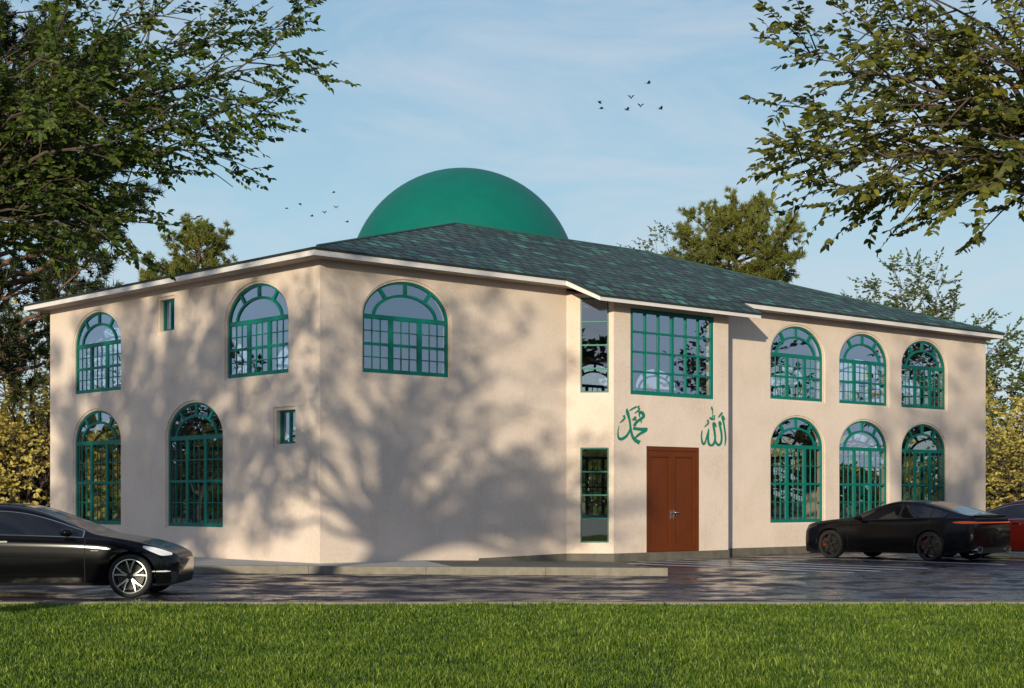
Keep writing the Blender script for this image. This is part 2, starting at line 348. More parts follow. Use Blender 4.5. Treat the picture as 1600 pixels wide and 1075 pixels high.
# ------------------------------------------------------------------ the mosque (local axes: u along the front, v inwards, z up)
mq=empty('mosque',C0,math.atan2(DF.y,DF.x))
tag(mq,'two storey cream stucco mosque with green dome and green arched windows','mosque')
WPOLY=[(0,0),(7.18,0),(7.98,-.8),(12.17,-.8),(12.97,0),(25.5,0),(25.5,12.4),(0,12.4)]
WTOP=[6.56,6.42,6.40,6.42,6.56,6.56,6.56,6.56]
EB=.82   # rise of every arch
def arch_loop(cx,w,z0,rail,rise,n=28):
    a=w/2; L=[(cx-a,z0),(cx+a,z0)]
    L+=[(cx+a*math.cos(t),rail+rise*math.sin(t)) for t in [math.pi*i/n for i in range(n+1)]]
    return L
class Wall:
    def __init__(s,i):
        p=Vector(WPOLY[i]); q=Vector(WPOLY[(i+1)%8]); s.i=i; s.p=p; s.L=(q-p).length; s.d=(q-p)/s.L; s.n=Vector((s.d.y,-s.d.x))
        def turn(k):
            a=Vector(WPOLY[k])-Vector(WPOLY[k-1]); b=Vector(WPOLY[(k+1)%8])-Vector(WPOLY[k]); 
            return math.atan2(a.x*b.y-a.y*b.x,a.dot(b))
        s.m0=math.tan(turn(i)/2); s.m1=math.tan(turn((i+1)%8)/2)
        s.mat=Matrix(((s.d.x,0,s.n.x,p.x),(s.d.y,0,s.n.y,p.y),(0,1,0,0),(0,0,0,1)))   # (s,z,n) -> (u,v,z)
        s.holes=[]
    def put(s,vs): return [tuple(s.mat@Vector(v)) for v in vs]
    def build(s):
        out=[(0,-.05),(s.L,-.05),(s.L,WTOP[s.i]),(0,WTOP[s.i])]
        mb=MB()
        for big,n0,n1 in ((1,0,-.035),(0,-.03,-.25)):
            vs,fs=flat_shape([out]+[h[big] for h in s.holes],abs(n1-n0),(n0+n1)/2)
            vs2=[]
            for x,y,z in vs:
                if x<1e-4: x=x-z*s.m0
                elif x>s.L-1e-4: x=x+z*s.m1
                if big==0 and y>WTOP[s.i]-1e-4: y-=.004
                vs2.append((x,y,z))
            mb.add(s.put(vs2),fs)
        return mb.build('wall',M['stucco'],mq)
W=[Wall(i) for i in range(8)]
RING=.05
def arched(wi,c,w,z0,rail,rise=EB,label=None):
    wl=W[wi]
    wl.holes.append((arch_loop(c,w,z0,rail,rise),arch_loop(c,w+2*RING,z0-RING*.9,rail,rise+RING)))
    a=w/2; mb=MB(); g=.004
    loops=[arch_loop(c,w-g,z0+g/2,rail,rise-g/2)]
    fr=.065; rh=.05
    # fan lights
    E1=(a-fr,rise-fr*.85); E2=(a*.75,rise*.66); E3=(a*.75-.06,rise*.66-.058)
    sp=[R(52),R(90),R(128)]; bounds=[None]+sp+[None]
    def pt(E,t): return (c+E[0]*math.cos(t),rail+E[1]*math.sin(t))
    for k in range(4):
        def lim(E,which):
            hw=.042
            if which is None: return None
            return which
        t_lo=bounds[k]; t_hi=bounds[k+1]; L=[]
        def ts(E,n=8):
            lo=math.asin(min(1,rh/E[1])) if t_lo is None else t_lo+.04/max(.25,math.hypot(E[0]*math.sin(t_lo),E[1]*math.cos(t_lo)))
            hi=math.pi-math.asin(min(1,rh/E[1])) if t_hi is None else t_hi-.04/max(.25,math.hypot(E[0]*math.sin(t_hi),E[1]*math.cos(t_hi)))
            return [lo+(hi-lo)*i/n for i in range(n+1)]
        L=[pt(E1,x) for x in ts(E1)]+[pt(E2,x) for x in reversed(ts(E2))]
        loops.append(L)
    t0=math.asin(rh/E3[1]); loops.append([pt(E3,t0+(math.pi-2*t0)*i/20) for i in range(21)])
    # three lights of two sashes
    zt=rail-rh; zb=z0+.09; zm=(zt+zb)/2; cw=(w-2*fr-2*.115)/3; mr=.03
    for k in range(3):
        x0=c-a+fr+k*(cw+.115)
        for y0,y1 in ((zb,zm-mr),(zm+mr,zt)):
            loops.append(rect(x0,y0,x0+cw,y1))
    vs,fs=flat_shape(loops,.05,-.095); mb.add(wl.put(vs),fs)
    for k in range(3):
        x0=c-a+fr+k*(cw+.115)
        for y0,y1 in ((zb,zm-mr),(zm+mr,zt)):
            for j in (1,2):
                x=x0+cw*j/3; b=[(x-.008,y0,-.106),(x+.008,y0,-.106),(x+.008,y1,-.106),(x-.008,y1,-.106)]
                q=[(p[0],p[1],-.082) for p in b]; mb.add(wl.put(b+q),[(3,2,1,0),(4,5,6,7),(0,1,5,4),(1,2,6,5),(2,3,7,6),(3,0,4,7)])
            y=(y0+y1)/2; b=[(x0,y-.011,-.103),(x0+cw,y-.011,-.103),(x0+cw,y+.011,-.103),(x0,y+.011,-.103)]
            q=[(p[0],p[1],-.079) for p in b]; mb.add(wl.put(b+q),[(3,2,1,0),(4,5,6,7),(0,1,5,4),(1,2,6,5),(2,3,7,6),(3,0,4,7)])
    o=mb.build('arched_window',M['green_paint'],mq)
    pane(wl,[arch_loop(c,w-.03,z0+.02,rail,rise-.02)],o,-.098)
    return o
def pane(wl,loops,par,n):
    vs,fs=flat_shape(loops,.0,n)
    # one sided sheet: keep unique faces
    seen=set(); keep=[]
    for f in fs:
        key=tuple(sorted((round(vs[i][0],4),round(vs[i][1],4)) for i in f))
        if key not in seen: seen.add(key); keep.append(f)
    return MB().add(wl.put(vs),keep).build('pane',M['glass'],par)
def gridwin(name,wi,s0,s1,z0,z1,cols,rows,fr,bar,bold=(),depth=-.03,th=.06):
    wl=W[wi]; h=rect(s0,z0,s1,z1); big=rect(s0-.001,z0-.001,s1+.001,z1+.001)
    if name=='square_window': big=rect(s0-.09,z0-.07,s1+.012,z1+.07)
    wl.holes.append((h,big))
    g=.003; loops=[rect(s0+g,z0+g,s1-g,z1-g)]
    ws=[bar*2 if i in bold else bar for i in range(1,cols)]; cw=(s1-s0-2*fr-sum(ws))/cols; hh=(z1-z0-2*fr-bar*(rows-1))/rows
    x=s0+fr
    for i in range(cols):
        for j in range(rows):
            y=z0+fr+j*(hh+bar); loops.append(rect(x,y,x+cw,y+hh))
        if i<cols-1: x+=cw+ws[i]
    vs,fs=flat_shape(loops,th,depth-th/2)
    o=MB().add(wl.put(vs),fs).build(name,M['green_paint'],mq)
    pane(wl,[rect(s0+.01,z0+.01,s1-.01,z1-.01)],o,depth-th*.6)
    return o
# left wall: s = 12.4 - v
UP=(4.235,5.455); LO=(.86,2.945)
arched(7,12.4-9.83,2.47,*UP); arched(7,12.4-2.45,2.47,*UP)
arched(7,12.4-9.83,2.47,*LO); arched(7,12.4-5.09,2.47,*LO)
gridwin('square_window',7,12.4-1.67,12.4-.92,2.70,3.43,2,1,.05,.045,depth=-.12)
gridwin('square_window',7,12.4-6.67,12.4-5.96,5.53,6.28,2,1,.05,.045,depth=-.12)
arched(0,2.345,2.41,*UP)
for c in (16.06,19.13,22.16):
    arched(4,c-12.97,2.33,*UP); arched(4,c-12.97,2.33,*LO)
# bay
gridwin('bay_window',2,.58,3.63,4.04,6.13,6,4,.10,.045,bold=(3,),depth=-.02)
gridwin('slit_window',1,.335,1.012,.46,2.735,1,4,.035,.035,depth=-.02)
gridwin('slit_window',1,.335,1.012,4.055,6.33,1,4,.035,.035,depth=-.02)
# right and back walls seen through the glass
for c in (1.9,5.0,8.1): arched(5,c,2.33,*UP); arched(5,c,2.33,*LO)
for c in (2.0,5.1,8.2,17.3,20.4,23.4): arched(6,c,2.41,*UP); arched(6,c,2.41,*LO)
# door
wl=W[2]; d0,d1=1.14,3.07; DZ0,DZ1=.2,2.798
wl.holes.append((rect(d0,DZ0-.3,d1,DZ1)[:0] or rect(d0,DZ0,d1,DZ1),rect(d0-.001,DZ0-.001,d1+.001,DZ1+.001)))
vs,fs=flat_shape([rect(d0+.003,DZ0+.003,d1-.003,DZ1-.003),rect(d0+.07,DZ0+.012,d1-.07,DZ1-.10)],.10,-.055)
door=MB().add(wl.put(vs),fs).build('door',M['door_brown'],mq)
mid=(d0+d1)/2
for s0,s1 in ((d0+.075,mid-.007),(mid+.007,d1-.075)):
    z0,z1=DZ0+.016,DZ1-.104
    vs,fs=flat_shape([rect(s0,z0,s1,z1),rect(s0+.09,z0+.13,s1-.09,z1-.13)],.045,-.055)
    mb=MB().add(wl.put(vs),fs)
    vs,fs=flat_shape([rect(s0+.088,z0+.128,s1-.088,z1-.128)],.02,-.085); mb.add(wl.put(vs),fs)
    vs,fs=flat_shape([rect(s0+.089,z0+.129,s1-.089,z1-.129),rect(s0+.115,z0+.155,s1-.115,z1-.155)],.012,-.046); mb.add(wl.put(vs),fs)
    mb.build('door_leaf',M['door_brown'],door)
for sx in (-1,1):
    x=mid+sx*.055; mb=MB()
    vs,fs=flat_shape([rect(x-.022,DZ0+.80,x+.022,DZ0+1.03)],.012,-.026); mb.add(wl.put(vs),fs)
    mb.tube(wl.put([(x,DZ0+.97,-.03),(x,DZ0+.97,.03)]),.011,8)
    mb.tube(wl.put([(x,DZ0+.97,.026),(x+.13*(1 if sx>0 else -.15),DZ0+.965,.03)]),.011,8)
    smooth_by_angle(mb.build('door_handle',M['steel'],door))
walls=[w_.build() for w_ in W]
# plinth along the right of the front
def offs(k,o):   # outward mitred offset of corner k
    p=Vector(WPOLY[k]); n0=W[k-1].n; n1=W[k].n; b=(n0+n1); b=b/b.length; return p+b*(o/b.dot(n0))
pl=MB()
pin=[(4.4,.06),(7.18,.06)]
o_=.03
pts=[Vector((4.4,-o_)),offs(1,o_),offs(2,o_),offs(3,o_),offs(4,o_),Vector((25.5,-o_))]
inn=[Vector((4.4,.02)),offs(1,-.02),offs(2,-.02),offs(3,-.02),offs(4,-.02),Vector((25.48,.02))]
tops=[.152,.2,.2,.2,.2,.2]
vs=[];fs=[]
for k in range(6):
    vs+=[(*inn[k],-.05),(*pts[k],-.05),(*pts[k],tops[k]),(*inn[k],tops[k])]
for k in range(5):
    a=k*4;b=a+4; fs+=[(a+1,b+1,b+2,a+2),(a+2,b+2,b+3,a+3)]
fs+=[(0,1,2,3),(20,23,22,21)]
pl.add(vs,fs).build('plinth',M['concrete_dark'],mq)
# floors and ceiling
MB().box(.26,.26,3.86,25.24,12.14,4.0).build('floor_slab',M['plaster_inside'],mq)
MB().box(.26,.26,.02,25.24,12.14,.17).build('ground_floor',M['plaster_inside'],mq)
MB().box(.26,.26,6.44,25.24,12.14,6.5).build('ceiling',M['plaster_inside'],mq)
MB().box(7.0,.02,6.16,13.15,.24,6.5).build('header_beam',M['stucco'],mq)
# ---- roof
OL,OR,OF,OB=-.5,25.7,-.5,12.9
ZF0,ZF1=6.53,6.68; RZ=8.82; RV=5.0; R0,R1=7.9,15.0
BU0,BU1,BV=7.02,12.87,-1.3; BZ0,BZ1=6.14,6.265
zr=ZF1+.012; zb_=BZ1+.012
def uvmesh(name,faces,mat,parent,thick=.045,smooth=False):
    """faces: list of polygons of 3D points, each gets UV in metres along its eave (first edge); extruded down by thick"""
    vs=[];fs=[];uvs=[]
    for P in faces:
        P=[Vector(p) for p in P]; e=(P[1]-P[0]).normalized(); n=(P[1]-P[0]).cross(P[-1]-P[0]).normalized(); s=n.cross(e)
        b=len(vs); vs+= [tuple(p) for p in P]; fs.append(tuple(range(b,b+len(P)))); uvs.append([((p-P[0]).dot(e)+P[0].x*.37,(p-P[0]).dot(s)) for p in P])
    me=bpy.data.meshes.new(name); me.from_pydata(vs,[],fs); uvl=me.uv_layers.new(name='UVMap')
    k=0
    for q in uvs:
        for c in q: uvl.data[k].uv=c; k+=1
    # drop edge: skirts under the outer rim
    bm=bmesh.new(); bm.from_mesh(me); bmesh.ops.remove_doubles(bm,verts=bm.verts,dist=1e-4)
    rim=[e for e in bm.edges if len(e.link_faces)==1]
    r=bmesh.ops.extrude_edge_only(bm,edges=rim); nv=[g for g in r['geom'] if isinstance(g,bmesh.types.BMVert)]
    for v in nv: v.co.z-=thick
    for f in [g for g in r['geom'] if isinstance(g,bmesh.types.BMFace)]: f.material_index=1
    bm.to_mesh(me); bm.free(); me.update()
    return link(name,me,None,parent,mats=[mat,M['shingle_edge']])
e=.035
P1=(OL-e,OF-e,zr);P2=(BU0-.33,OF-e,zr);P3=(BU1,OF-e,zr);P4=(OR+e,OF-e,zr);P5=(OR+e,OB+e,zr);P6=(OL-e,OB+e,zr);A1=(R0,RV,RZ);A2=(R1,RV,RZ)
roof=uvmesh('roof',[[P1,P2,P3,P4,A2,A1],[P4,P5,A2],[P5,P6,A1,A2],[P6,P1,A1]],M['shingles'],mq)
# the porch roof carries the slope on over the entrance bay; its courses continue the main roof's
uvmesh('porch_roof',[[(BU0-e,BV-e,zb_),(BU1+e,BV-e,zb_),(BU1+e,OF-e-.002,zr-.002),(BU0-.33-e,OF-e-.002,zr-.002)]],M['shingles'],mq)
# ridge and hip capping courses
cap=MB()
for a,b in ((P1,A1),(A1,A2),(A2,P4)):
    a=Vector(a);b=Vector(b)
    if a==Vector(P1): a=a+(b-a)*.02
    cap.tube([a+Vector((0,0,.0)),b+Vector((0,0,.0))],.035,6)
cap.build('ridge_cap',M['shingles'],roof)
# fascia boards
def board(poly3,th=.03):
    """poly3: [(u,v,zlow,zhigh)...] open polyline; boards butt at mitres"""
    vs=[];fs=[];n=len(poly3); P=[Vector(p[:2]) for p in poly3]
    for k in range(n):
        d0=(P[k]-P[k-1]).normalized() if k else None; d1=(P[k+1]-P[k]).normalized() if k<n-1 else None
        n0=Vector((d0.y,-d0.x)) if d0 else None; n1=Vector((d1.y,-d1.x)) if d1 else None
        if n0 is None: b=n1
        elif n1 is None: b=n0
        else:
            b=(n0+n1); b=b/b.length; b=b/max(.3,b.dot(n0))
        i_=P[k]-b*th
        vs+=[(*P[k],poly3[k][2]),(*P[k],poly3[k][3]),(*i_,poly3[k][3]),(*i_,poly3[k][2])]
    for k in range(n-1):
        a=4*k;c=a+4; fs+=[(a,c,c+1,a+1),(a+1,c+1,c+2,a+2),(a+2,c+2,c+3,a+3),(a+3,c+3,c,a)]
    fs+=[(0,1,2,3),(4*n-1,4*n-2,4*n-3,4*n-4)]
    return MB().add(vs,fs)
board([(OR,OB,ZF0,ZF1),(OL,OB,ZF0,ZF1),(OL,OF,ZF0,ZF1),(BU0-.33,OF,ZF0,ZF1),(BU0,BV,BZ0,BZ1),(BU1,BV,BZ0,BZ1),(BU1,OF+.05,ZF0-.08,ZF1-.03)]).build('fascia',M['fascia_white'],mq)
board([(BU1+.004,OF,ZF0,ZF1),(OR,OF,ZF0,ZF1),(OR,OB+.001,ZF0,ZF1)]).build('fascia',M['fascia_white'],mq)
# soffits
sf=MB(); zs=6.545
q=lambda a,b,c,d,z:sf.add([(a,b,z),(c,b,z),(c,d,z),(a,d,z)],[(3,2,1,0)])
q(OL+.03,OF+.03,OR-.03,-.001,zs); q(OL+.03,12.401,OR-.03,OB-.03,zs); q(OL+.03,.0,-.001,12.4,zs); q(25.501,0,OR-.03,12.4,zs)
sf.build('soffit',M['soffit'],mq,fix=False)
MB().add([(BU0-.02,-1.27,6.19),(BU1-.03,-1.27,6.19),(BU1-.03,OF+.03,6.54),(BU0-.32,OF+.03,6.54)],[(3,2,1,0)]).build('soffit',M['soffit'],mq,fix=False)
# ---- dome on its drum
DU,DV,DR,DZ=11.0,8.35,3.36,7.81
prof=[(6.75,DR-.02),(DZ,DR)]+[(DZ+DR*math.sin(R(a)),DR*math.cos(R(a))) for a in range(4,90,4)]+[(DZ+DR,.001)]
dm=MB().lathe(prof,96,'z',off=(DU,DV,0)).build('dome',M['dome_paint'],mq,smooth=True)
# ---- lettering above the door, traced as brush strokes
def p2wall(x,y,v=-.8):
    k=(x-800)/F; Y=(v+.6687*4.034+.7436*34.1)/(.7436-.6687*k); X=k*Y
    return ((X+4.034)*DF.x+(Y-34.1)*DF.y-7.98, 1.5-(y-780)/F*Y)
def spline(P,n=7):
    P=[np.array(p,float) for p in P]; Q=[2*P[0]-P[1]]+P+[2*P[-1]-P[-2]]; out=[]
    for i in range(1,len(Q)-2):
        for k in range(n):
            t=k/n; a,b,c,d=Q[i-1],Q[i],Q[i+1],Q[i+2]
            out.append(.5*((2*b)+(-a+c)*t+(2*a-5*b+4*c-d)*t*t+(-a+3*b-3*c+d)*t**3))
    out.append(P[-1]); return out
def strokes(name,ox,oy,sc,lst):
    mb=MB()
    for k,S in enumerate(lst):
        S=spline(S); n=len(S); L=[];Rr=[]
        for i in range(n):
            d=S[min(i+1,n-1)][:2]-S[max(i-1,0)][:2]; d/=np.hypot(*d)+1e-9; nn=np.array([-d[1],d[0]]); h=max(S[i][2],8)/2
            L.append(S[i][:2]+nn*h); Rr.append(S[i][:2]-nn*h)
        q=lambda p:p2wall(ox+p[0]/sc,oy+p[1]/sc)
        z=.012+.0013*k
        a=[q(p) for p in L]; b=[q(p) for p in Rr]
        vs=[(x,y,z) for x,y in a]+[(x,y,z) for x,y in b]+[(x,y,-.002) for x,y in a]+[(x,y,-.002) for x,y in b]
        fs=[]
        for i in range(n-1):
            fs+=[(i,i+1,n+i+1,n+i),(2*n+i,2*n+i+1,i+1,i),(n+i,n+i+1,3*n+i+1,3*n+i)]
        fs+=[(0,n,3*n,2*n),(n-1,2*n-1,4*n-1,3*n-1)]
        mb.add(W[2].put(vs),fs)
    return mb.build(name,M['lettering'],mq)
strokes('lettering',955,628,14.53,[
 [(352,145,8),(358,215,62),(385,310,58),(412,420,44),(428,540,42),(445,660,50),(480,780,58),(545,870,78),(640,925,92)],
 [(432,590,30),(405,665,36),(350,760,50),(270,825,62),(195,840,66),(155,790,38),(148,690,20),(158,610,12),(172,545,6)],
 [(640,345,16),(632,285,30),(650,235,62),(700,250,70),(728,300,62),(712,350,60),(640,400,56),(560,470,56),(512,550,60)],
 [(492,600,66),(560,606,66),(680,622,76),(790,620,80)],
 [(808,590,16),(785,645,44),(720,680,56),(640,725,50),(580,775,44),(540,815,30)],
 [(668,395,26),(678,480,6)],
 [(408,196,16),(480,150,30),(568,104,30)],
 [(632,88,14),(605,105,26),(612,140,26),(632,150,24),(600,200,30),(522,258,10)],
 [(300,302,14),(272,318,24),(285,342,24),(300,350,24),(265,405,30),(190,470,10)],
 [(462,395,9),(480,412,10),(496,370,10),(500,412,10),(516,405,10),(516,330,10)],[(516,405,10),(545,410,10),(546,325,10)]])
strokes('lettering',1085,628,14.53,[
 [(632,300,14),(628,345,42),(645,420,40),(668,530,34),(690,680,34),(703,830,34),(692,950,20),(685,995,8)],
 [(632,310,30),(660,360,40),(688,412,10)],
 [(568,432,16),(562,480,44),(582,580,42),(605,700,40),(612,830,38),(595,930,44),(545,978,52),(500,945,46),(468,880,34)],
 [(568,445,24),(590,480,36),(612,520,8)],
 [(432,455,16),(425,500,44),(436,590,44),(455,720,40),(462,850,38),(425,955,46),(360,985,46),(318,940,46),(304,830,34),(308,720,30),(314,610,14)],
 [(440,470,24),(465,510,36),(488,575,8)],
 [(318,640,26),(285,740,24),(255,850,24),(225,935,34),(192,958,40),(165,890,34),(152,790,22),(160,690,20),(168,645,8)],
 [(312,405,10),(290,420,24),(300,448,24),(312,455,24),(285,505,26),(220,566,8)],
 [(384,100,8),(388,150,32),(402,200,14),(402,280,8)],
 [(622,240,28),(585,285,30),(535,350,14)],
 [(342,345,9),(345,390,11),(368,350,11),(374,400,11),(400,395,11),(402,295,11)],[(402,395,11),(436,404,11),(442,295,11)]])
# ------------------------------------------------------------------ trees
def nrm(v): return v/(np.linalg.norm(v,axis=-1,keepdims=True)+1e-9)
LITE=np.array([-.25,-.93,.28])   # leaves turn to the light
class Tree:
    def __init__(s,seed): s.r=np.random.default_rng(seed); s.wood=MB(); s.P=[];s.D=[];s.Nn=[];s.S=[];s.T=[]
    def leaf(s,p,d,n,size,tint): s.P.append(p);s.D.append(d);s.Nn.append(n);s.S.append(size);s.T.append(tint)
    def bez(s,a,m,b,n,jit=.0):
        t=np.linspace(0,1,n)[:,None]; p=(1-t)**2*a+2*t*(1-t)*m+t*t*b
        if jit: p[1:-1]+=s.r.normal(0,jit,(n-2,3))
        return p
    def tube(s,p,r0,r1,n=5): s.wood.tube([tuple(x) for x in p],list(np.linspace(r0,r1,len(p))),n,cap=False)
    def twig(s,p,d,L,size,dens,tint,droop=.15):
        """a thin shoot with leaves in pairs"""
        r=s.r; d=nrm(d); n=max(2,int(L/(.05*size/.065)*dens)); end=p+d*L+np.array([0,0,-droop*L*L])
        m=p+d*L*.5; path=s.bez(p,m,end,4)
        s.wood.tube([tuple(x) for x in path],[.0045,.004,.003,.002],3,cap=False)
        side=nrm(np.cross(d,np.array([0,0,1.])+r.normal(0,.15,3)))
        up=nrm(np.cross(side,d))
        for i in range(n):
            t=(i+.6)/n; q=(1-t)**2*p+2*t*(1-t)*m+t*t*end
            for sg in (-1,1):
                if r.random()<.08: continue
                dd=nrm(d*(.55+.3*r.random())+side*sg*(.8+.3*r.random())+np.array([0,0,-.28])+r.normal(0,.22,3))
                nn=nrm(up*.45+LITE*.75+r.normal(0,.45,3))
                s.leaf(q,dd,nn,size*(.75+.5*r.random()),tint+r.normal(0,.13))
        s.leaf(end,nrm(d+r.normal(0,.2,3)),nrm(up+r.normal(0,.3,3)),size*1.1,tint)
    def branch(s,path,r0,nsub,Ls,size,dens,flat=.45,start=.28,tw=.22,tl=(.28,.55),tint=.45,fat=1):
        """secondary shoots along a limb, each carrying leafy twigs"""
        r=s.r; n=len(path); tt_=np.linspace(0,1,n); s.wood.tube([tuple(x) for x in path],list(.004*fat+(r0-.004*fat)*(1-tt_)**2.0),7,cap=False)
        seg=np.diff(path,axis=0)
        for _ in range(4): s.twig(path[-1-(_%2)],nrm(nrm(seg[-1])+r.normal(0,.38,3)),r.uniform(*tl)*1.2,size,dens,tint)
        for k in range(nsub):
            t=start+(1-start)*(k+r.random())/nsub; f=t*(n-1); i=min(int(f),n-2); p=path[i]+(f-i)*seg[i]; tg=nrm(seg[i])
            a=r.uniform(0,2*np.pi); o=nrm(np.cross(tg,np.array([.1,.2,1.]))); q=nrm(np.cross(o,tg))
            perp=o*np.cos(a)+q*np.sin(a)*flat
            L=Ls*(1.15-.65*t)*r.uniform(.6,1.2)
            dk=dens*r.choice([.0,.5,1.0,1.35],p=[.24,.14,.32,.3])
            d=nrm(tg*r.uniform(.5,1.0)+perp*.95+np.array([0,0,r.uniform(-.12,.2)]))
            e=p+d*L+np.array([0,0,-.10*L*L*r.random()]); m=p+d*L*.5+np.array([0,0,.05*L])+r.normal(0,.03*L,3)
            sp=s.bez(p,m,e,6); s.tube(sp,.012*fat*(1.2-.5*t),.004*fat,4); tt=tint+r.normal(0,.10)
            nt_=max(2,int(L/tw)); ss=np.diff(sp,axis=0)
            for j in range(nt_):
                u=.22+.78*(j+r.random())/nt_; g=u*5; ii=min(int(g),4); pp=sp[ii]+(g-ii)*ss[ii]; dg=nrm(ss[ii])
                b=r.uniform(0,2*np.pi); o2=nrm(np.cross(dg,np.array([.1,.1,1.]))); q2=np.cross(o2,dg)
                s.twig(pp,dg*.7+(o2*np.cos(b)+q2*np.sin(b)*.5)*.9,r.uniform(*tl)*(1.1-.4*u),size,dk,tt) if dk else None
            s.twig(e,d,r.uniform(*tl),size,dens,tt) if dk else None
    def finish(s,name,loc,label,cat,leafm,barkm='bark',group=None,crown='crown',aspect=.32):
        root=empty(name,tuple(loc)); tag(root,label,cat,group)
        lo=np.array(loc)
        w_=s.wood; w_.v=[(x-lo[0],y-lo[1],z-lo[2]) for x,y,z in w_.v]
        w_.build('trunk',M[barkm],root,smooth=True,fix=False)
        P=np.array(s.P)-lo; D=np.array(s.D); Nn=np.array(s.Nn); S=np.array(s.S)[:,None]
        link(crown,leafmesh(P,D,Nn,S,np.array(s.T),aspect),M[leafm],root)
        return root
def leafmesh(P,D,Nn,S,T,aspect):
    n=len(P); X=D; Y=nrm(np.cross(Nn,X)); Z=np.cross(X,Y)
    tm=[(0,0,0),(1,0,-.12),(.28,.5,.07),(.68,.36,.02),(.28,-.5,.07),(.68,-.36,.02)]
    V=np.zeros((n,6,3))
    for k,(a,b,c) in enumerate(tm): V[:,k]=P+S*(X*a+Y*b*2*aspect+Z*c)
    base=np.arange(n)[:,None]*6
    loops=np.concatenate([(base+np.array([0,2,3,1])),(base+np.array([0,1,5,4]))],1).ravel()
    me=bpy.data.meshes.new('crown'); k=np.arange(2*n); fill(me,V.reshape(-1,3),loops,k*4,np.full(2*n,4))
    at=me.attributes.new('rnd','FLOAT','FACE'); at.data.foreach_set('value',np.repeat(np.clip(T,0,1),2).astype(np.float32))
    return me
A3=lambda *a: np.array(a,float)
def px(x,y,Y): return A3((x-800)/F*Y,Y,1.5-(y-780)/F*Y)
# big leafy trees by the lawn, limbs aimed at where each one reaches
def limb_tree(name,seed,base,crotch,r0,tips,label,leafm,size=.066,nsub=12,Ls=1.5,dens=1.0,tint=.45,group=None,rise=.9,flat=.45,tw=.22,fat=1,cat='tree',start=.28,tl=(.28,.55),lr=1.0):
    T=Tree(seed); base=A3(*base); crotch=A3(*crotch)
    T.tube(T.bez(base-A3(0,0,.3),(base+crotch)/2+A3(.15,.1,0),crotch,7),r0*1.35,r0*.8,10)
    for tp in tips:
        tp=A3(*tp[:3]); v=tp-crotch; L=np.linalg.norm(v)
        m=crotch+v*.45+A3(0,0,rise*L*.16)+T.r.normal(0,.04*L,3)
        st=crotch+A3(0,0,T.r.uniform(-.5,.3)) if L>1.5 else crotch
        p=T.bez(st,m,tp,12,jit=.012*L)
        T.branch(p,lr*(.045+.014*L),nsub=max(4,int(nsub*L/5)),Ls=Ls,size=size,dens=dens,tint=tint,flat=flat,tw=tw,fat=fat,start=start,tl=tl)
    return T.finish(name,base,label,cat,leafm,group=group)
def ball_tips(seed,c,rad,n,up=.0):
    r=np.random.default_rng(seed); out=[]
    for i in range(n):
        ph=i*2.39996; z=-0.55+1.5*(i+.5)/n; z=min(z,.98); q=math.sqrt(max(0,1-z*z)); k=r.uniform(.75,1.05)
        out.append((c[0]+rad[0]*q*math.cos(ph)*k,c[1]+rad[1]*q*math.sin(ph)*k,c[2]+rad[2]*z*k))
    return out
CRL=px(-233,430,16.7)
tl=[px(468,85,15.6),px(440,40,16.8),px(350,150,15.8),px(352,215,17.2),px(235,272,15.9),px(170,345,15.2),px(330,60,17.8),px(250,-10,15.2),px(330,180,18.2),px(150,-60,18.5),
    px(130,150,14.6),px(190,250,18.8),px(60,330,15.0),px(60,60,16.5),px(330,190,14.9),px(0,-200,17),px(240,140,16.2),px(20,230,17.8),px(150,330,17.4),px(370,-60,16.2)]
tl+=[px(400,195,16.4),px(300,235,16.6),px(395,110,17.0),px(200,200,15.4),px(110,265,16.0),px(60,180,17.2),px(100,60,15.4),px(280,60,16.0),px(20,130,15.2),px(180,90,16.8)]
tl+=[(CRL[0]+a,CRL[1]+b,CRL[2]+c) for a,b,c in ((-2.5,.8,2.2),(-3.2,-1.2,2.8),(-1.6,-2.0,3.4),(-3.6,1.8,1.2),(-1.0,1.2,4.4),(.6,-1.4,4.8),(-2.2,2.6,3.4),(-4.3,.3,.3),(1.0,1.0,5.2),(-.2,.4,6.4),(1.8,-.6,6.2),(-1.6,-.8,6.6),(2.6,.8,5.6),(.6,-.3,7.6),(-2.8,.6,5.4),(3.2,-.4,4.9),(-1,.5,8.2),(1.4,.4,8.0),(-3.6,-.6,4.4))]
limb_tree('leafy_tree',3,(CRL[0]-2.0,CRL[1]-.3,.0),CRL,.26,[tuple(p) for p in tl],'broad green leafy tree reaching into the photo from the upper left over the black saloon','leaf_green',size=.068,nsub=15,Ls=1.25,tw=.14,dens=1.15,tl=(.18,.42))
CRR=px(1790,300,14.2)
tr_=[px(1262,82,13.6),px(1300,252,14.0),px(1310,195,13.2),px(1365,300,14.4),px(1330,45,14.8),px(1510,300,13.0),px(1390,-60,14.2),px(1400,140,13.2),px(1560,290,13.4),px(1370,285,13.2),
     px(1320,190,15.0),px(1420,230,15.2),px(1500,60,13.0),px(1600,-40,14.5),px(1380,300,14.6),px(1540,130,15.2),px(1330,-60,15.2),px(1590,230,12.8)]
tr_+=[px(1235,82,13.9),px(1232,262,13.6),px(1250,235,14.6),px(1300,318,13.8),px(1290,180,13.9),px(1500,310,13.6),px(1450,100,13.6),px(1350,250,14.9),px(1470,250,13.4),px(1400,20,13.6),px(1560,60,14.8),px(1530,-20,13.6),px(1440,170,14.2),px(1310,10,13.9)]
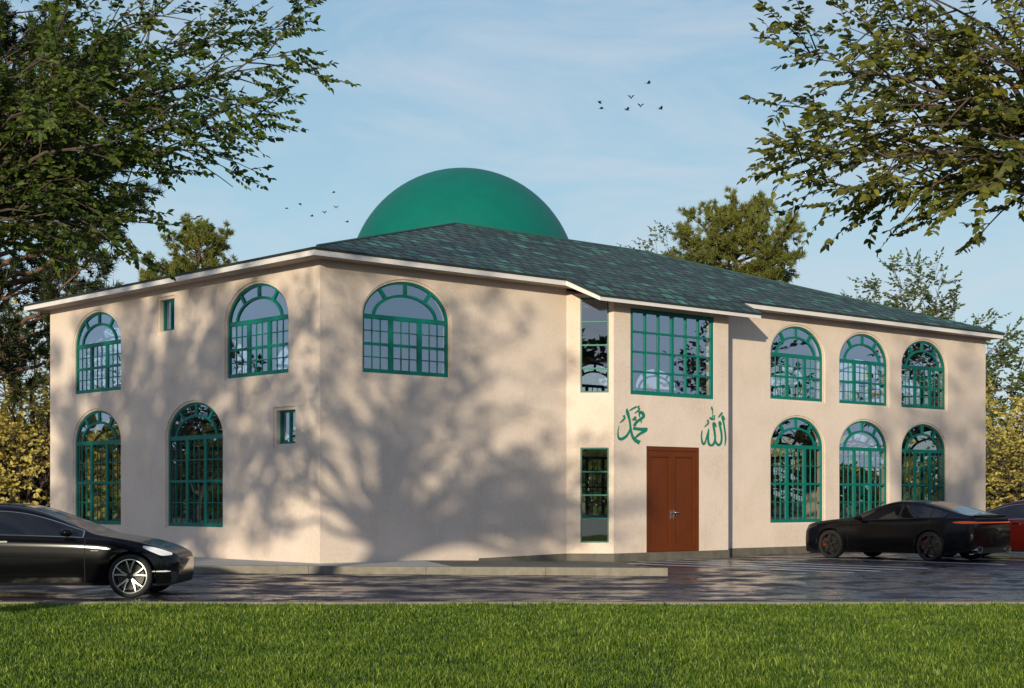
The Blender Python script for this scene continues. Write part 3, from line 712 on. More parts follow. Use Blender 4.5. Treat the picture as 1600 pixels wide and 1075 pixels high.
tr_+=[(CRR[0]+a,CRR[1]+b,CRR[2]+c) for a,b,c in ((1.2,.8,3.2),(2.4,-.6,2.2),(.2,-1.2,4.2),(-.6,1.0,5.0),(1.5,1.6,4.6),(3.0,1.2,1.0),(.8,0,6.0),(-1.4,.3,4.2),(2.6,.2,4.0),(-.2,-.2,6.8),(-1.2,.8,6.2),(1.4,-.6,6.6),(-2.2,-.4,5.4),(2.2,.6,5.6),(.6,.6,7.8),(-.9,-.9,7.6),(1.9,.3,7.4),(-1.7,.2,7.0),(.1,.7,5.6),(1.0,-.9,5.0),(-.5,.4,8.6),(1.2,.2,8.8),(2.6,-.4,6.6),(-1.5,-.9,8.0),(.4,-.4,9.4),(-2.4,.6,6.4),(2.4,.9,8.2),(-.9,.9,5.0),(3.0,0,5.0),(-2.6,-.2,7.6))]
limb_tree('leafy_tree',8,(CRR[0]+.2,CRR[1]+.1,0),CRR,.24,[tuple(p) for p in tr_],'leafy tree with a few yellow leaves reaching in from the upper right','leaf_turning',size=.078,nsub=10,Ls=1.1,dens=1.1,tw=.15,tl=(.18,.42))
def crown_tree(name,seed,x,y,h,rx,rz,leafm,label,size,n=26,nsub=9,Ls=1.6,tint=.5,group=None,dens=.8,crown_c=None,cat='tree',tw=.4,fat=1.6,r0=.2,crotch=None,tl=(.3,.6),z0=0,ry=None):
    cz=crown_c or h-rz; cr=(x,y,crotch or max(.5,cz-rz*.8))
    return limb_tree(name,seed,(x,y,z0),cr,r0,ball_tips(seed,(x,y,cz),(rx,ry or rx,rz),n),label,leafm,size=size,nsub=nsub,Ls=Ls,dens=dens,tint=tint,group=group,tw=tw,fat=fat,cat=cat,rise=.5,flat=.8,start=.2,tl=tl,lr=1.2)
# trees at the photographer's back: seen mirrored in the glass, and their shade lies on the walls
crown_tree('leafy_tree',21,-14.8,10.5,12.8,5.2,4.4,'leaf_green','tall leafy tree on the lawn further left than the one at upper left',.26,n=44,nsub=12,Ls=1.7,tw=.34,dens=1.0)
crown_tree('leafy_tree',22,-6.0,-120,22.5,10.0,8.5,'leaf_dark','tall dark tree behind the viewer, mirrored in the slit windows of the porch',.6,n=34,nsub=11,Ls=3.0,tw=.6)
crown_tree('leafy_tree',23,-37.0,47,8.0,3.6,3.4,'leaf_dark','dark leafy tree left of the car park, mirrored in the left wall windows',.24,n=30,nsub=10,Ls=1.5,tw=.42)
crown_tree('leafy_tree',24,31.5,43.6,9.5,3.6,3.9,'leaf_dark','dark leafy tree right of the car park, mirrored in the entrance bay window',.24,n=34,nsub=11,Ls=1.6,tw=.42)
crown_tree('leafy_tree',25,35.0,54.0,10.0,4.2,4.2,'leaf_dark','dark leafy tree right of the car park, mirrored in the right hand arched windows',.28,n=34,nsub=11,Ls=1.8,tw=.46)
# the autumn trees beyond the building
G='autumn trees behind the mosque'
crown_tree('autumn_tree',31,-16.8,56,9.2,4.4,4.4,'leaf_gold','golden autumn tree left of the mosque behind the black saloon',.15,n=50,nsub=17,Ls=1.5,group=G,crown_c=4.2,crotch=1.0,tw=.36)
for k,(x,y,h,rx,lab) in enumerate(((-11.2,50.6,5.2,2.6,'low golden tree just behind the left corner, seen through the left wall windows'),(-11.5,66,7.6,4.0,'golden tree seen through the lower windows of the left wall'),(-3.0,74,7.2,4.2,'golden tree behind the mosque, hidden but for glimpses through its glass'),
        (7.0,77,7.2,4.4,'golden tree behind the middle of the mosque, glimpsed through the glass'),(15.5,79,7.6,4.6,'golden tree behind the right part of the mosque, seen through its lower windows'))):
    crown_tree('autumn_tree',33+k,x,y,h,rx,h*.48,'leaf_gold',lab,.3,n=30,nsub=9,Ls=1.6,group=G,crown_c=h*.5,crotch=.8,tw=.5)
crown_tree('autumn_shrub',41,19.2,60.5,5.7,3.2,2.7,'leaf_gold','rounded golden shrub at the right corner of the mosque behind the red car',.14,n=46,nsub=17,Ls=1.2,crown_c=2.9,crotch=.4,cat='shrub',tw=.36)
crown_tree('autumn_shrub',42,23.3,63,6.6,3.4,3.2,'leaf_amber','amber shrub at the right edge of the photo beside the golden shrub',.18,n=34,nsub=11,Ls=1.2,crown_c=3.2,crotch=.4,cat='shrub',tw=.38)
crown_tree('autumn_tree',43,21.0,68,7.6,3.4,3.4,'leaf_olive','olive green bushy tree rising behind the golden shrub at right',.2,n=32,nsub=11,Ls=1.3,crown_c=4.2,crotch=.8,tw=.4,group=G)
# pale open tree over the right end of the roof
T_=[px(1365,450,70),px(1395,425,70),px(1425,415,71),px(1460,428,69),px(1490,470,70),px(1535,500,69),px(1582,515,70),px(1330,468,71),px(1410,470,72),px(1455,480,70),px(1560,560,70),px(1590,600,69),px(1560,640,70),px(1510,540,71),px(1470,520,70),px(1580,560,71)]
limb_tree('pale_tree',51,(18.6,70,0),(18.4,70,5.4),.2,[tuple(p) for p in T_],'pale green open crowned tree behind the right end of the roof','leaf_pale',size=.17,nsub=24,Ls=1.3,dens=1.1,tw=.42,fat=1.5,rise=.2,flat=.9,tl=(.3,.7))
T_=[px(1003,385,66),px(1020,372,67),px(1040,362,66),px(1062,365,67),px(1010,398,66)]
limb_tree('pale_tree',52,(6.9,66,0),(6.8,66,9.0),.14,[tuple(p) for p in T_],'small pale leafy treetop peeping over the ridge left of the tall pine','leaf_pale',size=.14,nsub=9,Ls=1.0,dens=.6,tw=.42,fat=1.2,rise=.2,flat=.9)
# ---- pines
def pine(seed,x,y,h,z0,spread,label,leafm,needle=.22,wid=.028,n=46,tuft=15,shape=1.0,lean=0,dens=1.0,tops=None):
    T=Tree(seed); r=T.r; top=A3(x+lean,y,h); base=A3(x,y,-.05)
    tp=T.bez(base,A3(x+lean*.2,y+.1,h*.5),top,12,jit=.04); T.tube(tp,.04+.011*h,.02,9)
    P=[];D=[];S=[];TT=[]
    def tuft_at(p,d,k,tint):
        for _ in range(k):
            dd=nrm(d*.75+r.normal(0,.62,3)); P.append(p+r.normal(0,.03,3)); D.append(dd); S.append(needle*r.uniform(.7,1.2)); TT.append(tint+r.normal(0,.14))
    for i in range(n):
        f=(i+r.random()*.8)/n; z=z0+(h-z0)*f
        g=(z+.05)/(h+.05)*11; j=min(int(g),10); p=tp[j]+(g-j)*(tp[j+1]-tp[j])
        a=i*2.4+r.uniform(-.4,.4); L=spread*(1-f**2.6*.78)*r.choice([.5,.75,1.0,1.15])*r.uniform(.85,1.1)*(.55+.45*min(1,f*3.2))**shape
        d=A3(math.cos(a),math.sin(a),.18+.55*f+r.uniform(-.1,.15)); d=nrm(d)
        e=p+d*L+A3(0,0,.12*L); m=p+d*L*.55-A3(0,0,.10*L); sp=T.bez(p,m,e,8,jit=.02*L); T.tube(sp,.02+.018*L,.012,5); ss=np.diff(sp,axis=0)
        ns=max(5,int(L*6.0*dens)); tint=.45+r.normal(0,.09)
        for k in range(ns):
            u=.35+.65*(k+r.random())/ns; gg=u*7; ii=min(int(gg),6); q=sp[ii]+(gg-ii)*ss[ii]; b=r.uniform(0,2*np.pi)
            o=nrm(np.cross(ss[ii],A3(0,.1,1))); w2=nrm(np.cross(o,ss[ii])); l2=r.uniform(.25,.75)*(.45+.2*L)
            dd=nrm(nrm(ss[ii])*.6+(o*math.cos(b)+w2*math.sin(b))*.8+A3(0,0,.25)); qe=q+dd*l2
            T.wood.tube([tuple(q),tuple(qe)],[.014,.006],3,cap=False)
            for w3 in (.7,.9,1.0): tuft_at(q+dd*l2*w3+r.normal(0,.05,3),dd,tuft,tint+.12*w3-.06)
        tuft_at(e,d,tuft*2,tint+.08)
    tuft_at(top,A3(0,0,1),tuft*3,.5)
    root=empty('pine_tree',(x,y,0)); tag(root,label,'pine tree')
    T.wood.v=[(a-x,b-y,c) for a,b,c in T.wood.v]; T.wood.build('trunk',M['pine_bark'],root,smooth=True,fix=False)
    P=np.array(P)-A3(x,y,0); D=np.array(D); S=np.array(S)[:,None]; nn=len(P); sd_=nrm(np.cross(D,r.normal(0,1,(nn,3))))*wid
    V=np.zeros((nn,3,3)); V[:,0]=P-sd_/2; V[:,1]=P+sd_/2; V[:,2]=P+D*S
    me=bpy.data.meshes.new('crown'); k=np.arange(nn); fill(me,V.reshape(-1,3),np.arange(3*nn),k*3,np.full(nn,3))
    at=me.attributes.new('rnd','FLOAT','FACE'); at.data.foreach_set('value',np.clip(TT,0,1).astype(np.float32))
    link('crown',me,M[leafm],root); return root
pine(61,-15.6,48.5,15.5,4.6,5.0,'tall dark pine at the left edge of the photo above the eaves','needle_dark',needle=.26,wid=.04,n=84,tuft=20,dens=1.25)
pine(62,-14.5,75,13.9,9.0,2.2,'pine treetop over the roof left of the dome','needle_olive',needle=.24,wid=.04,n=54,tuft=24,dens=1.2)
pine(63,-17.0,77,12.0,8.6,1.7,'lower pine treetop at left just over the eaves beside a taller one','needle_olive',needle=.24,wid=.04,n=32,tuft=24,dens=1.2)
pine(64,10.0,72,14.2,7.8,3.5,'broad pine rising over the roof right of the dome','needle_olive',needle=.24,wid=.04,n=84,tuft=24,dens=1.25)
pine(65,7.2,73,12.0,8.4,2.2,'small pine crown touching the left side of the broad pine','needle_olive',needle=.24,wid=.04,n=38,tuft=24,dens=1.2)
# far-off wood closing the horizon all round
def far_wood():
    r=np.random.default_rng(77); P=[];D=[];Nn=[];S=[];T=[]
    for k in range(230):
        a=r.uniform(0,2*np.pi); d=r.uniform(105,150); cx,cy=d*math.sin(a),20+d*math.cos(a); h=r.uniform(4.5,8.0)+(1.5 if abs(a-math.pi)<.9 else 0); rad=r.uniform(3.5,6.5)
        n=330; ph=r.uniform(0,2*np.pi,n); z=r.uniform(0,1,n)**.8; q=rad*np.sqrt(np.clip(1-(z*1.25-.35)**2,0,1))*r.uniform(.5,1.05,n)
        P.append(np.stack([cx+q*np.cos(ph),cy+q*np.sin(ph),z*h*r.uniform(.92,1.05,n)],1)); D.append(nrm(r.normal(0,1,(n,3)))); Nn.append(nrm(r.normal(0,1,(n,3))+A3(0,0,.7))); S.append(r.uniform(.7,1.5,n)); T.append(np.clip(r.normal(.4+.2*r.random(),.2,n),0,1))
    me=leafmesh(np.concatenate(P),np.concatenate(D),np.concatenate(Nn),np.concatenate(S)[:,None],np.concatenate(T),.42)
    return link('distant_wood',me,M['leaf_olive'])
tag(far_wood(),'far-off belt of mixed trees closing the horizon',"wood",kind='stuff')
# ------------------------------------------------------------------ cars
def interp(tab,x):
    xs=[p[0] for p in tab]; ys=[p[1] for p in tab]
    # monotone-ish cubic
    n=len(xs); d=[(ys[i+1]-ys[i])/(xs[i+1]-xs[i]) for i in range(n-1)]
    m=[d[0]]+[0 if d[i-1]*d[i]<=0 else 2*d[i-1]*d[i]/(d[i-1]+d[i]) for i in range(1,n-1)]+[d[-1]]
    if x<=xs[0]: return ys[0]
    if x>=xs[-1]: return ys[-1]
    for i in range(n-1):
        if x<=xs[i+1]:
            h=xs[i+1]-xs[i]; t=(x-xs[i])/h
            return (2*t**3-3*t*t+1)*ys[i]+(t**3-2*t*t+t)*h*m[i]+(-2*t**3+3*t*t)*ys[i+1]+(t**3-t*t)*h*m[i+1]
def make_car(cfg):
    Lc=cfg['L']; Wd=cfg['W']/2; root=empty('parked_car',cfg['loc'],cfg['rz']); tag(root,cfg['label'],'car')
    if cfg.get('scale'): root.scale=(cfg['scale'],)*3
    paint=M[cfg['paint']]
    fx,rx_=cfg['axles']; wr=cfg['wr']; ar=wr+.045
    seams=cfg['seams']; sg=.006
    st=set()
    x=0
    while x<Lc: st.add(round(x,4)); x+=.03 if (x<.45 or x>Lc-.5) else .04
    st.add(Lc)
    for s_ in seams:
        st={v for v in st if abs(v-s_)>.012}; st|={s_-sg,s_+sg}
    for q_ in cfg['pils']: st={v for v in st if abs(v-q_+.03)>.008 and abs(v-q_-.03)>.008}|{round(q_-.03,4),round(q_+.03,4)}
    for k in ('ws0','ws1','rw0','rw1','dlo0','dlo1','pil'):
        if k in cfg: st={v for v in st if abs(v-cfg[k])>.008}|{cfg[k]}
    for a in (fx,rx_):
        st|={a-ar,a+ar,a-ar+.004,a+ar-.004}
    st=sorted(st)
    top=lambda x:interp(cfg['top'],x); belt=lambda x:min(interp(cfg['belt'],x),top(x)-.012); bot=lambda x:interp(cfg['bot'],x)
    plan=lambda x:Wd*interp(cfg['plan'],x); roofw=lambda x:interp(cfg['roofw'],x)
    def clearing(x,z,y):
        for a in (fx,rx_):
            if abs(x-a)<ar:
                zz=wr+math.sqrt(max(0,ar*ar-(x-a)**2)); 
                if z<zz: return zz
        return z
    # ring of the half section, bottom centre -> top centre
    def ring(x):
        T=top(x);Bz=belt(x);b=bot(x);w_=plan(x); P=[]
        rw=roofw(x)
        P.append((0,b)); P.append((w_*.8,b)); 
        lows=[0,.06,.14,.24,.36,.48,.6,.7,.78,.86,.93,1.0]
        for f in lows:
            z=b+(Bz-b)*f
            # tumblehome and waist: widest at .55, tucked at sill, shoulder crease at .86
            k=.955+.045*math.sin(min(1,f/.55)*math.pi/2) if f<.55 else 1-.012*((f-.55)/.31) if f<.86 else .988-.045*((f-.86)/.14)**1.6
            y=w_*k
            if f==0: y=w_*.93
            P.append((y,z))
        hgt=T-Bz; y0=P[-1][1-1]; yr=y0*rw
        nside=[.06,.16,.3,.45,.6,.74,.86]
        zr_=Bz+hgt*.86
        for f in nside:
            P.append((y0-.012-(y0-.012-yr)*f/.86*(.9+.1*f/.86), Bz+hgt*f))
        yr=P[-1][0]; zt=P[-1][1]
        for a in (15,30,45,58,70,80,90):
            aa=R(a); P.append((yr*(math.cos(aa)**.62 if a<90 else 0), zt+(T-zt)*math.sin(aa)))
        return P
    nlow=2; rings=[]
    for x in st:
        r_=ring(x); q=[]
        for i,(y,z) in enumerate(r_):
            if i>=1 and y>Wd*.55: 
                z2=clearing(x,z,y)
                z=z2
            q.append((y,z))
        rings.append(q)
    nr=len(rings[0])
    # index meaning: 0-1 floor, 1-2 tuck, 2..13 body side, 13..20 glasshouse side, 20..27 top
    parts={}
    def put(part,quad,mat):
        parts.setdefault(part,(MB(),mat))[0].add(quad,[(0,1,2,3)])
    xc=lambda x:Lc/2-x
    for i in range(len(st)-1):
        xa,xb=st[i],st[i+1]; xm=(xa+xb)/2; seam=xb-xa<sg*2.2 and any(abs(xm-s_)<.001 for s_ in seams)
        for j in range(nr-1):
            A_,B_,C_,D_=rings[i][j],rings[i+1][j],rings[i+1][j+1],rings[i][j+1]
            if abs(A_[1]-D_[1])+abs(B_[1]-C_[1])+abs(A_[0]-D_[0])+abs(B_[0]-C_[0])<1e-6: continue
            part,mat='body',paint
            hgt=top(xm)-belt(xm)
            if j<2: part,mat='underside',M['under']
            elif j==2: part,mat='sill',M['car_trim']
            elif j>=19+0 and j>=20 and cfg['ws0']<=xm<=cfg['ws1']: part,mat='windscreen',M['car_glass']
            elif j>=20 and cfg.get('glass_roof') and cfg['ws1']<xm<cfg['rw0']: part,mat='glass_roof',M['car_glass']
            elif j>=20 and cfg['rw0']<=xm<=cfg['rw1']: part,mat='rear_window',M['car_glass']
            elif 14<=j<=18 and cfg['dlo0']<=xm<=cfg['dlo1'] and hgt>.09 and min(abs(xm-q_) for q_ in cfg['pils'])>.03: part,mat='side_window',M['car_glass']
            elif 14<=j<=18 and cfg['dlo0']<=xm<=cfg['dlo1'] and hgt>.09: part,mat='pillar_trim',M['car_trim']
            elif j==13 and cfg['dlo0']<=xm<=cfg['dlo1'] and hgt>.09: part,mat='window_seal',M['car_trim']
            elif 3<=j<13 and seams[0]<xm<seams[1]: part='front_door'
            elif 3<=j<13 and seams[1]<xm<seams[2] : part='rear_door'
            if seam and 3<=j<13: part,mat='shut_line',M['under']
            if part=='rear_door' and abs(xm-rx_)<ar+.001 : part='body'
            if 'intake' in cfg and cfg['intake'](xm,(A_[1]+C_[1])/2,(A_[0]+C_[0])/2,j): part,mat='lower_grille',M['car_trim']
            if 'lamp' in cfg and 5<=j<19:
                z_=(A_[1]+C_[1])/2; 
                if cfg['lamp'](xm,z_): part,mat='headlight',M['lamp_lens']
            if 'tail' in cfg and 5<=j and cfg['tail'](xm,(A_[1]+C_[1])/2): part,mat='tail_light',M['tail_lamp']
            for sgn in (1,-1):
                q=[(xc(xa),A_[0]*sgn,A_[1]),(xc(xb),B_[0]*sgn,B_[1]),(xc(xb),C_[0]*sgn,C_[1]),(xc(xa),D_[0]*sgn,D_[1])]
                if sgn<0: q=q[::-1]
                nm=part
                put((nm,sgn*(1 if nm!='shut_line' else 2+min(range(3),key=lambda k:abs(seams[k]-xm)))) if nm in('front_door','rear_door','side_window','headlight','sill','window_seal','shut_line','pillar_trim','lower_grille','tail_light') else (nm,0),q,mat)
    # closing caps
    for idx,part in ((0,'body'),(len(st)-1,'body')):
        rg=rings[idx]; x=xc(st[idx]); pts=[(x,y,z) for y,z in rg]+[(x,-y,z) for y,z in rg[::-1] if y>1e-6]
        parts[('body',0)][0].add(pts,[tuple(range(len(pts)))])
    made={}
    for (nm,sgn),(mb,mat) in parts.items():
        bm=bmesh.new(); me=mb.mesh(nm,fix=False); bm.from_mesh(me); bmesh.ops.remove_doubles(bm,verts=bm.verts,dist=2e-4); bmesh.ops.dissolve_degenerate(bm,edges=bm.edges,dist=1e-5)
        bmesh.ops.recalc_face_normals(bm,faces=bm.faces) if nm=='body' else None
        bm.to_mesh(me); bm.free()
        o=link(nm,me,mat,root); smooth_by_angle(o,32); made[(nm,sgn)]=o
    # bright (or black) moulding round the side glass
    for sgn in (1,-1):
        idx=[i for i in range(len(st)) if cfg['dlo0']<=st[i]<=cfg['dlo1'] and top(st[i])-belt(st[i])>.085]
        up=[(xc(st[i]),sgn*(rings[i][19][0]+.003),rings[i][19][1]) for i in idx]; lo_=[(xc(st[i]),sgn*(rings[i][13][0]+.003),rings[i][13][1]+.004) for i in idx]
        mb=MB().tube(up,.0085,5); mb.tube(lo_,.0085,5); mb.tube([up[0],lo_[0]],.0085,5); mb.tube([up[-1],lo_[-1]],.0085,5)
        smooth_by_angle(mb.build('window_trim',M[cfg['trim']],root),50)
    # wheel arch liners
    for a in (fx,rx_):
        for sgn in (1,-1):
            mb=MB(); prof=[]
            n=18; vs=[];fs=[]
            yo=Wd*.955*sgn; yi=Wd*.5*sgn
            for k in range(n+1):
                t=math.pi*(-.06+1.12*k/n); cx,cz=xc(a)+(ar+.003)*math.cos(t),wr+(ar+.003)*math.sin(t)
                vs+=[(cx,yo,cz),(cx,yi,cz)]
            vs.append((xc(a),yi,wr))
            for k in range(n): fs+=[(2*k,2*k+2,2*k+3,2*k+1),(2*k+1,2*k+3,len(vs)-1)]
            mb.add(vs,fs).build('wheel_arch',M['under'],root)
            if cfg.get('flare'):
                pts=[]; 
                for k in range(n+1):
                    t=math.pi*(k/n); pts.append((xc(a)+(ar+.012)*math.cos(t),(Wd*.965)*sgn,wr+(ar+.012)*math.sin(t)))
                smooth_by_angle(MB().tube(pts,.026,6).build('arch_flare',M[cfg['paint']],root),60)
    # wheels
    def wheel(sgn,a):
        wrt=empty('wheel',(xc(a),sgn*(Wd-.115),wr)); wrt.parent=root
        rr=cfg['rim']; s_=sgn
        prof=[(-.10,rr),(-.112,rr+.02),(-.108,wr-.03),(-.085,wr-.004),(-.03,wr),(.03,wr),(.085,wr-.004),(.108,wr-.03),(.112,rr+.02),(.10,rr)]
        MB().lathe(prof,40).build('tyre',M['tyre'],wrt,smooth=True)
        rim=MB(); rim.lathe([(.10,rr),(.102,rr-.014),(.085,rr-.022),(-.05,rr-.035),(-.1,rr)] if sgn>0 else [(-.10,rr),(-.102,rr-.014),(-.085,rr-.022),(.05,rr-.035),(.1,rr)],40)
        ns=cfg['spokes']
        for k in range(ns):
            for dd in cfg['pair']:
                a0=2*math.pi*k/ns+.3+dd*.25; a1=2*math.pi*k/ns+.3+dd
                w0,w1=cfg['sw']
                def P3(r,an,off,y): return (r*math.cos(an)-off*math.sin(an),y*sgn,r*math.sin(an)+off*math.cos(an))
                vs=[]
                for (r,an,wd,y) in ((.045,a0,w0,.083),((rr)*.55,(a0+a1)/2,(w0+w1)/2,.095),(rr-.012,a1,w1,.092)):
                    vs+=[P3(r,an,-wd/2,y-.03),P3(r,an,wd/2,y-.03),P3(r,an,wd/2*.7,y),P3(r,an,-wd/2*.7,y)]
                fs=[(0,1,2,3),(11,10,9,8)]
                for q in (0,4):
                    for e_ in range(4): fs.append((q+e_,q+4+e_,q+4+(e_+1)%4,q+(e_+1)%4))
                rim.add(vs,fs)
        MB().lathe([(.06*sgn,.05),(.098*sgn,.046),(.104*sgn,.03),(.106*sgn,.001)],20).build('hub_cap',M['car_trim'],wrt,smooth=True)
        smooth_by_angle(rim.build('rim',M[cfg['rimmat']],wrt),35)
        dc=MB().lathe([(.03*sgn,.05),(.03*sgn,rr*.78),(.015*sgn,rr*.78),(.015*sgn,.05)],36,close=True).build('brake_disc',M['brake_disc'],wrt)
        cp=MB(); vs=[];fs=[]; 
        for k in range(7):
            an=cfg['calang']+(-.42+.84*k/6)
            for r,y in ((rr*.52,.0),(rr*.86,.0),(rr*.86,.055),(rr*.52,.055)): vs.append((r*math.cos(an),y*sgn,r*math.sin(an)))
        for k in range(6):
            for e_ in range(4): fs.append((4*k+e_,4*k+(e_+1)%4,4*k+4+(e_+1)%4,4*k+4+e_))
        fs+=[(3,2,1,0),(24,25,26,27)]
        cp.add(vs,fs).build('brake_caliper',M[cfg['cal']],wrt)
    for a in (fx,rx_):
        for sgn in (1,-1): wheel(sgn,a)
    # handles, mirrors
    for sgn in (1,-1):
        for (hx,par) in cfg['handles']:
            z=belt(hx)-.095; rg=ring(hx); y=max(p[0] for p in rg if p[1]<z+.06 and p[1]>z-.06)+.004
            MB().box(xc(hx)-.09,min(y*sgn,(y+.012)*sgn),z-.012,xc(hx)+.09,max(y*sgn,(y+.012)*sgn),z+.012).build('door_handle',M[cfg['hmat']],made.get((par,sgn)) or root)
        mx=cfg['mirror']; z=belt(mx)+.075; y=plan(mx)*.965
        mir=MB(); vs=[];fs=[]
        prof=[(-.10,.02,.35),(-.075,.08,.8),(0,.10,1.0),(.06,.085,.85),(.085,.04,.5)]
        n=10
        for (dx,hh,ww) in prof:
            for k in range(n):
                t=2*math.pi*k/n; vs.append((xc(mx)-dx,sgn*(y+.11+.085*ww*math.cos(t)),z+.075*hh/.1*math.sin(t)*.85))
        for k in range(len(prof)-1):
            for e_ in range(n): fs.append((k*n+e_,k*n+(e_+1)%n,(k+1)*n+(e_+1)%n,(k+1)*n+e_))
        fs+=[tuple(range(n)),tuple(range(len(vs)-n,len(vs)))]
        mir.add(vs,fs); mir.tube([(xc(mx)-.02,sgn*(y-.06),z-.06),(xc(mx),sgn*(y+.06),z-.03)],.022,6)
        smooth_by_angle(mir.build('door_mirror',paint,root),50)
    return root,made,dict(xc=xc,ring=ring,belt=belt,plan=plan,top=top,bot=bot,Wd=Wd)
saloon=dict(L=4.69,W=1.85,axles=(.68,3.555),wr=.335,rim=.262,
  top=[(0,.60),(.03,.655),(.14,.715),(.32,.785),(.62,.865),(1.02,.935),(1.2,.965),(1.5,1.09),(1.82,1.225),(2.12,1.335),(2.42,1.41),(2.72,1.44),(3.0,1.443),(3.35,1.415),(3.7,1.345),(4.05,1.24),(4.35,1.14),(4.55,1.09),(4.66,1.06),(4.69,.98)],
  belt=[(0,.56),(.05,.60),(.3,.71),(.62,.80),(1.0,.875),(1.3,.905),(1.7,.925),(2.4,.945),(3.2,.97),(3.8,1.0),(4.3,1.02),(4.6,1.01),(4.69,.94)],
  bot=[(0,.34),(.03,.235),(.09,.195),(.3,.185),(.6,.18),(1.4,.19),(3.2,.19),(4.1,.2),(4.5,.26),(4.65,.36),(4.69,.5)],
  plan=[(0,.62),(.05,.74),(.14,.84),(.3,.92),(.55,.97),(.9,.995),(1.6,1.0),(3.2,1.0),(3.8,.995),(4.2,.96),(4.5,.90),(4.65,.82),(4.69,.74)],
  roofw=[(0,.93),(.9,.93),(1.2,.90),(1.6,.80),(2.2,.70),(2.9,.68),(3.5,.70),(4.0,.76),(4.4,.84),(4.69,.88)],
  ws0=1.22,ws1=2.15,rw0=3.05,rw1=4.1,dlo0=1.40,dlo1=3.98,pil=2.86,pils=[2.86],seams=[1.36,2.86,3.62],
  trim='chrome',glass_roof=True,spokes=5,pair=(-.26,.26),sw=(.036,.024),rimmat='alloy',cal='car_trim',calang=2.6,handles=[(2.62,'front_door'),(3.5,'rear_door')],hmat='chrome',mirror=1.62,
  intake=lambda x,z,y,j: x<.10 and .24<z<.40 and j>2,
  tail=lambda x,z:x>4.5 and .86<z<1.0)
c1=dict(saloon,paint='car_black',loc=(-5.1-2.345,25.45,0),rz=0.0,label='glossy black saloon with silver wheels at the left edge of the photo')
r1,m1,h1=make_car(c1)
# side marker blade and fog lamp of the saloon
for sgn in (1,-1):
    y=(h1['plan'](1.17)*.997)*sgn
    MB().box(h1['xc'](1.17)-.10,min(y,y+.006*sgn),.715,h1['xc'](1.17)+.02,max(y,y+.006*sgn),.728).build('side_badge',M['chrome'],r1)
    pts=[]
    for x in (.10,.16,.24,.32,.36):
        yy=h1['plan'](x)*.992*sgn; pts.append((h1['xc'](x),yy,.405))
    smooth_by_angle(MB().tube(pts,[.006,.016,.014,.010,.004],6).build('fog_light',M['lamp_lens'],r1),50)
fast=dict(L=5.0,W=1.96,axles=(.95,3.88),wr=.362,rim=.285,
  top=[(0,.70),(.04,.77),(.16,.86),(.4,.92),(.9,.985),(1.35,1.03),(1.5,1.06),(1.85,1.21),(2.2,1.345),(2.55,1.44),(2.85,1.478),(3.15,1.476),(3.5,1.44),(3.9,1.355),(4.3,1.245),(4.6,1.165),(4.8,1.125),(4.93,1.115),(4.97,1.06),(5.0,.97)],
  belt=[(0,.65),(.05,.71),(.3,.82),(.7,.89),(1.2,.94),(1.7,.96),(2.6,.99),(3.4,1.025),(4.0,1.05),(4.5,1.055),(4.85,1.04),(4.97,1.0),(5.0,.92)],
  bot=[(0,.28),(.03,.19),(.10,.155),(.3,.15),(.7,.15),(1.5,.17),(3.4,.18),(4.4,.20),(4.75,.25),(4.93,.30),(5.0,.36)],
  plan=[(0,.70),(.05,.80),(.14,.88),(.3,.94),(.6,.985),(.95,1.0),(1.6,.985),(2.8,.98),(3.5,.99),(3.9,1.0),(4.3,.985),(4.65,.94),(4.9,.88),(5.0,.82)],
  roofw=[(0,.93),(1.0,.93),(1.4,.90),(1.8,.79),(2.4,.70),(3.0,.67),(3.6,.68),(4.2,.73),(4.7,.84),(5.0,.9)],
  ws0=1.46,ws1=2.42,rw0=3.55,rw1=4.72,dlo0=1.66,dlo1=4.28,pil=2.96,pils=[2.96,3.86],seams=[1.5,2.96,3.86],
  trim='car_trim',spokes=5,pair=(-.12,.12),sw=(.05,.05),rimmat='alloy_black',cal='brake_red',calang=.2,handles=[(2.85,'front_door'),(3.72,'rear_door')],hmat='car_trim',mirror=1.88,flare=True,
  intake=lambda x,z,y,j: x<.12 and .25<z<.62 and j>2)
cc=B(14.72,-4.35); 
c2=dict(fast,paint='car_matte',loc=tuple(cc),rz=math.atan2(DL.y,DL.x),label='matte black fastback with a red light bar parked nose in before the right windows')
r2,m2,h2=make_car(c2)
def side_y(h,x,z):
    rg=[p for p in h['ring'](x)[2:]]
    for a,b in zip(rg,rg[1:]):
        if a[1]<=z<=b[1] and b[1]>a[1]: return a[0]+(b[0]-a[0])*(z-a[1])/(b[1]-a[1])
    return rg[-1][0]
def patch(name,h,root,mat,lo,hi,x0,x1,nx=12,nz=4,off=.006):
    for sgn in (1,-1):
        vs=[];fs=[]
        for i in range(nx+1):
            x=x0+(x1-x0)*i/nx
            for k in range(nz+1):
                z=interp(lo,x)+(interp(hi,x)-interp(lo,x))*k/nz; z=min(z,h['top'](x)-.01)
                vs.append((h['xc'](x)+.3*off,sgn*(side_y(h,x,z)+off),z+.3*off))
        for i in range(nx):
            for k in range(nz):
                a=i*(nz+1)+k; q=(a,a+nz+1,a+nz+2,a+1); fs.append(q if sgn<0 else q[::-1])
        link(name,MB().add(vs,fs).mesh(name,False),mat,root,True)
patch('headlight',h1,r1,M['lamp_lens'],[(.09,.65),(.2,.64),(.33,.685),(.50,.765)],[(.09,.68),(.2,.725),(.33,.765),(.50,.795)],.09,.50)
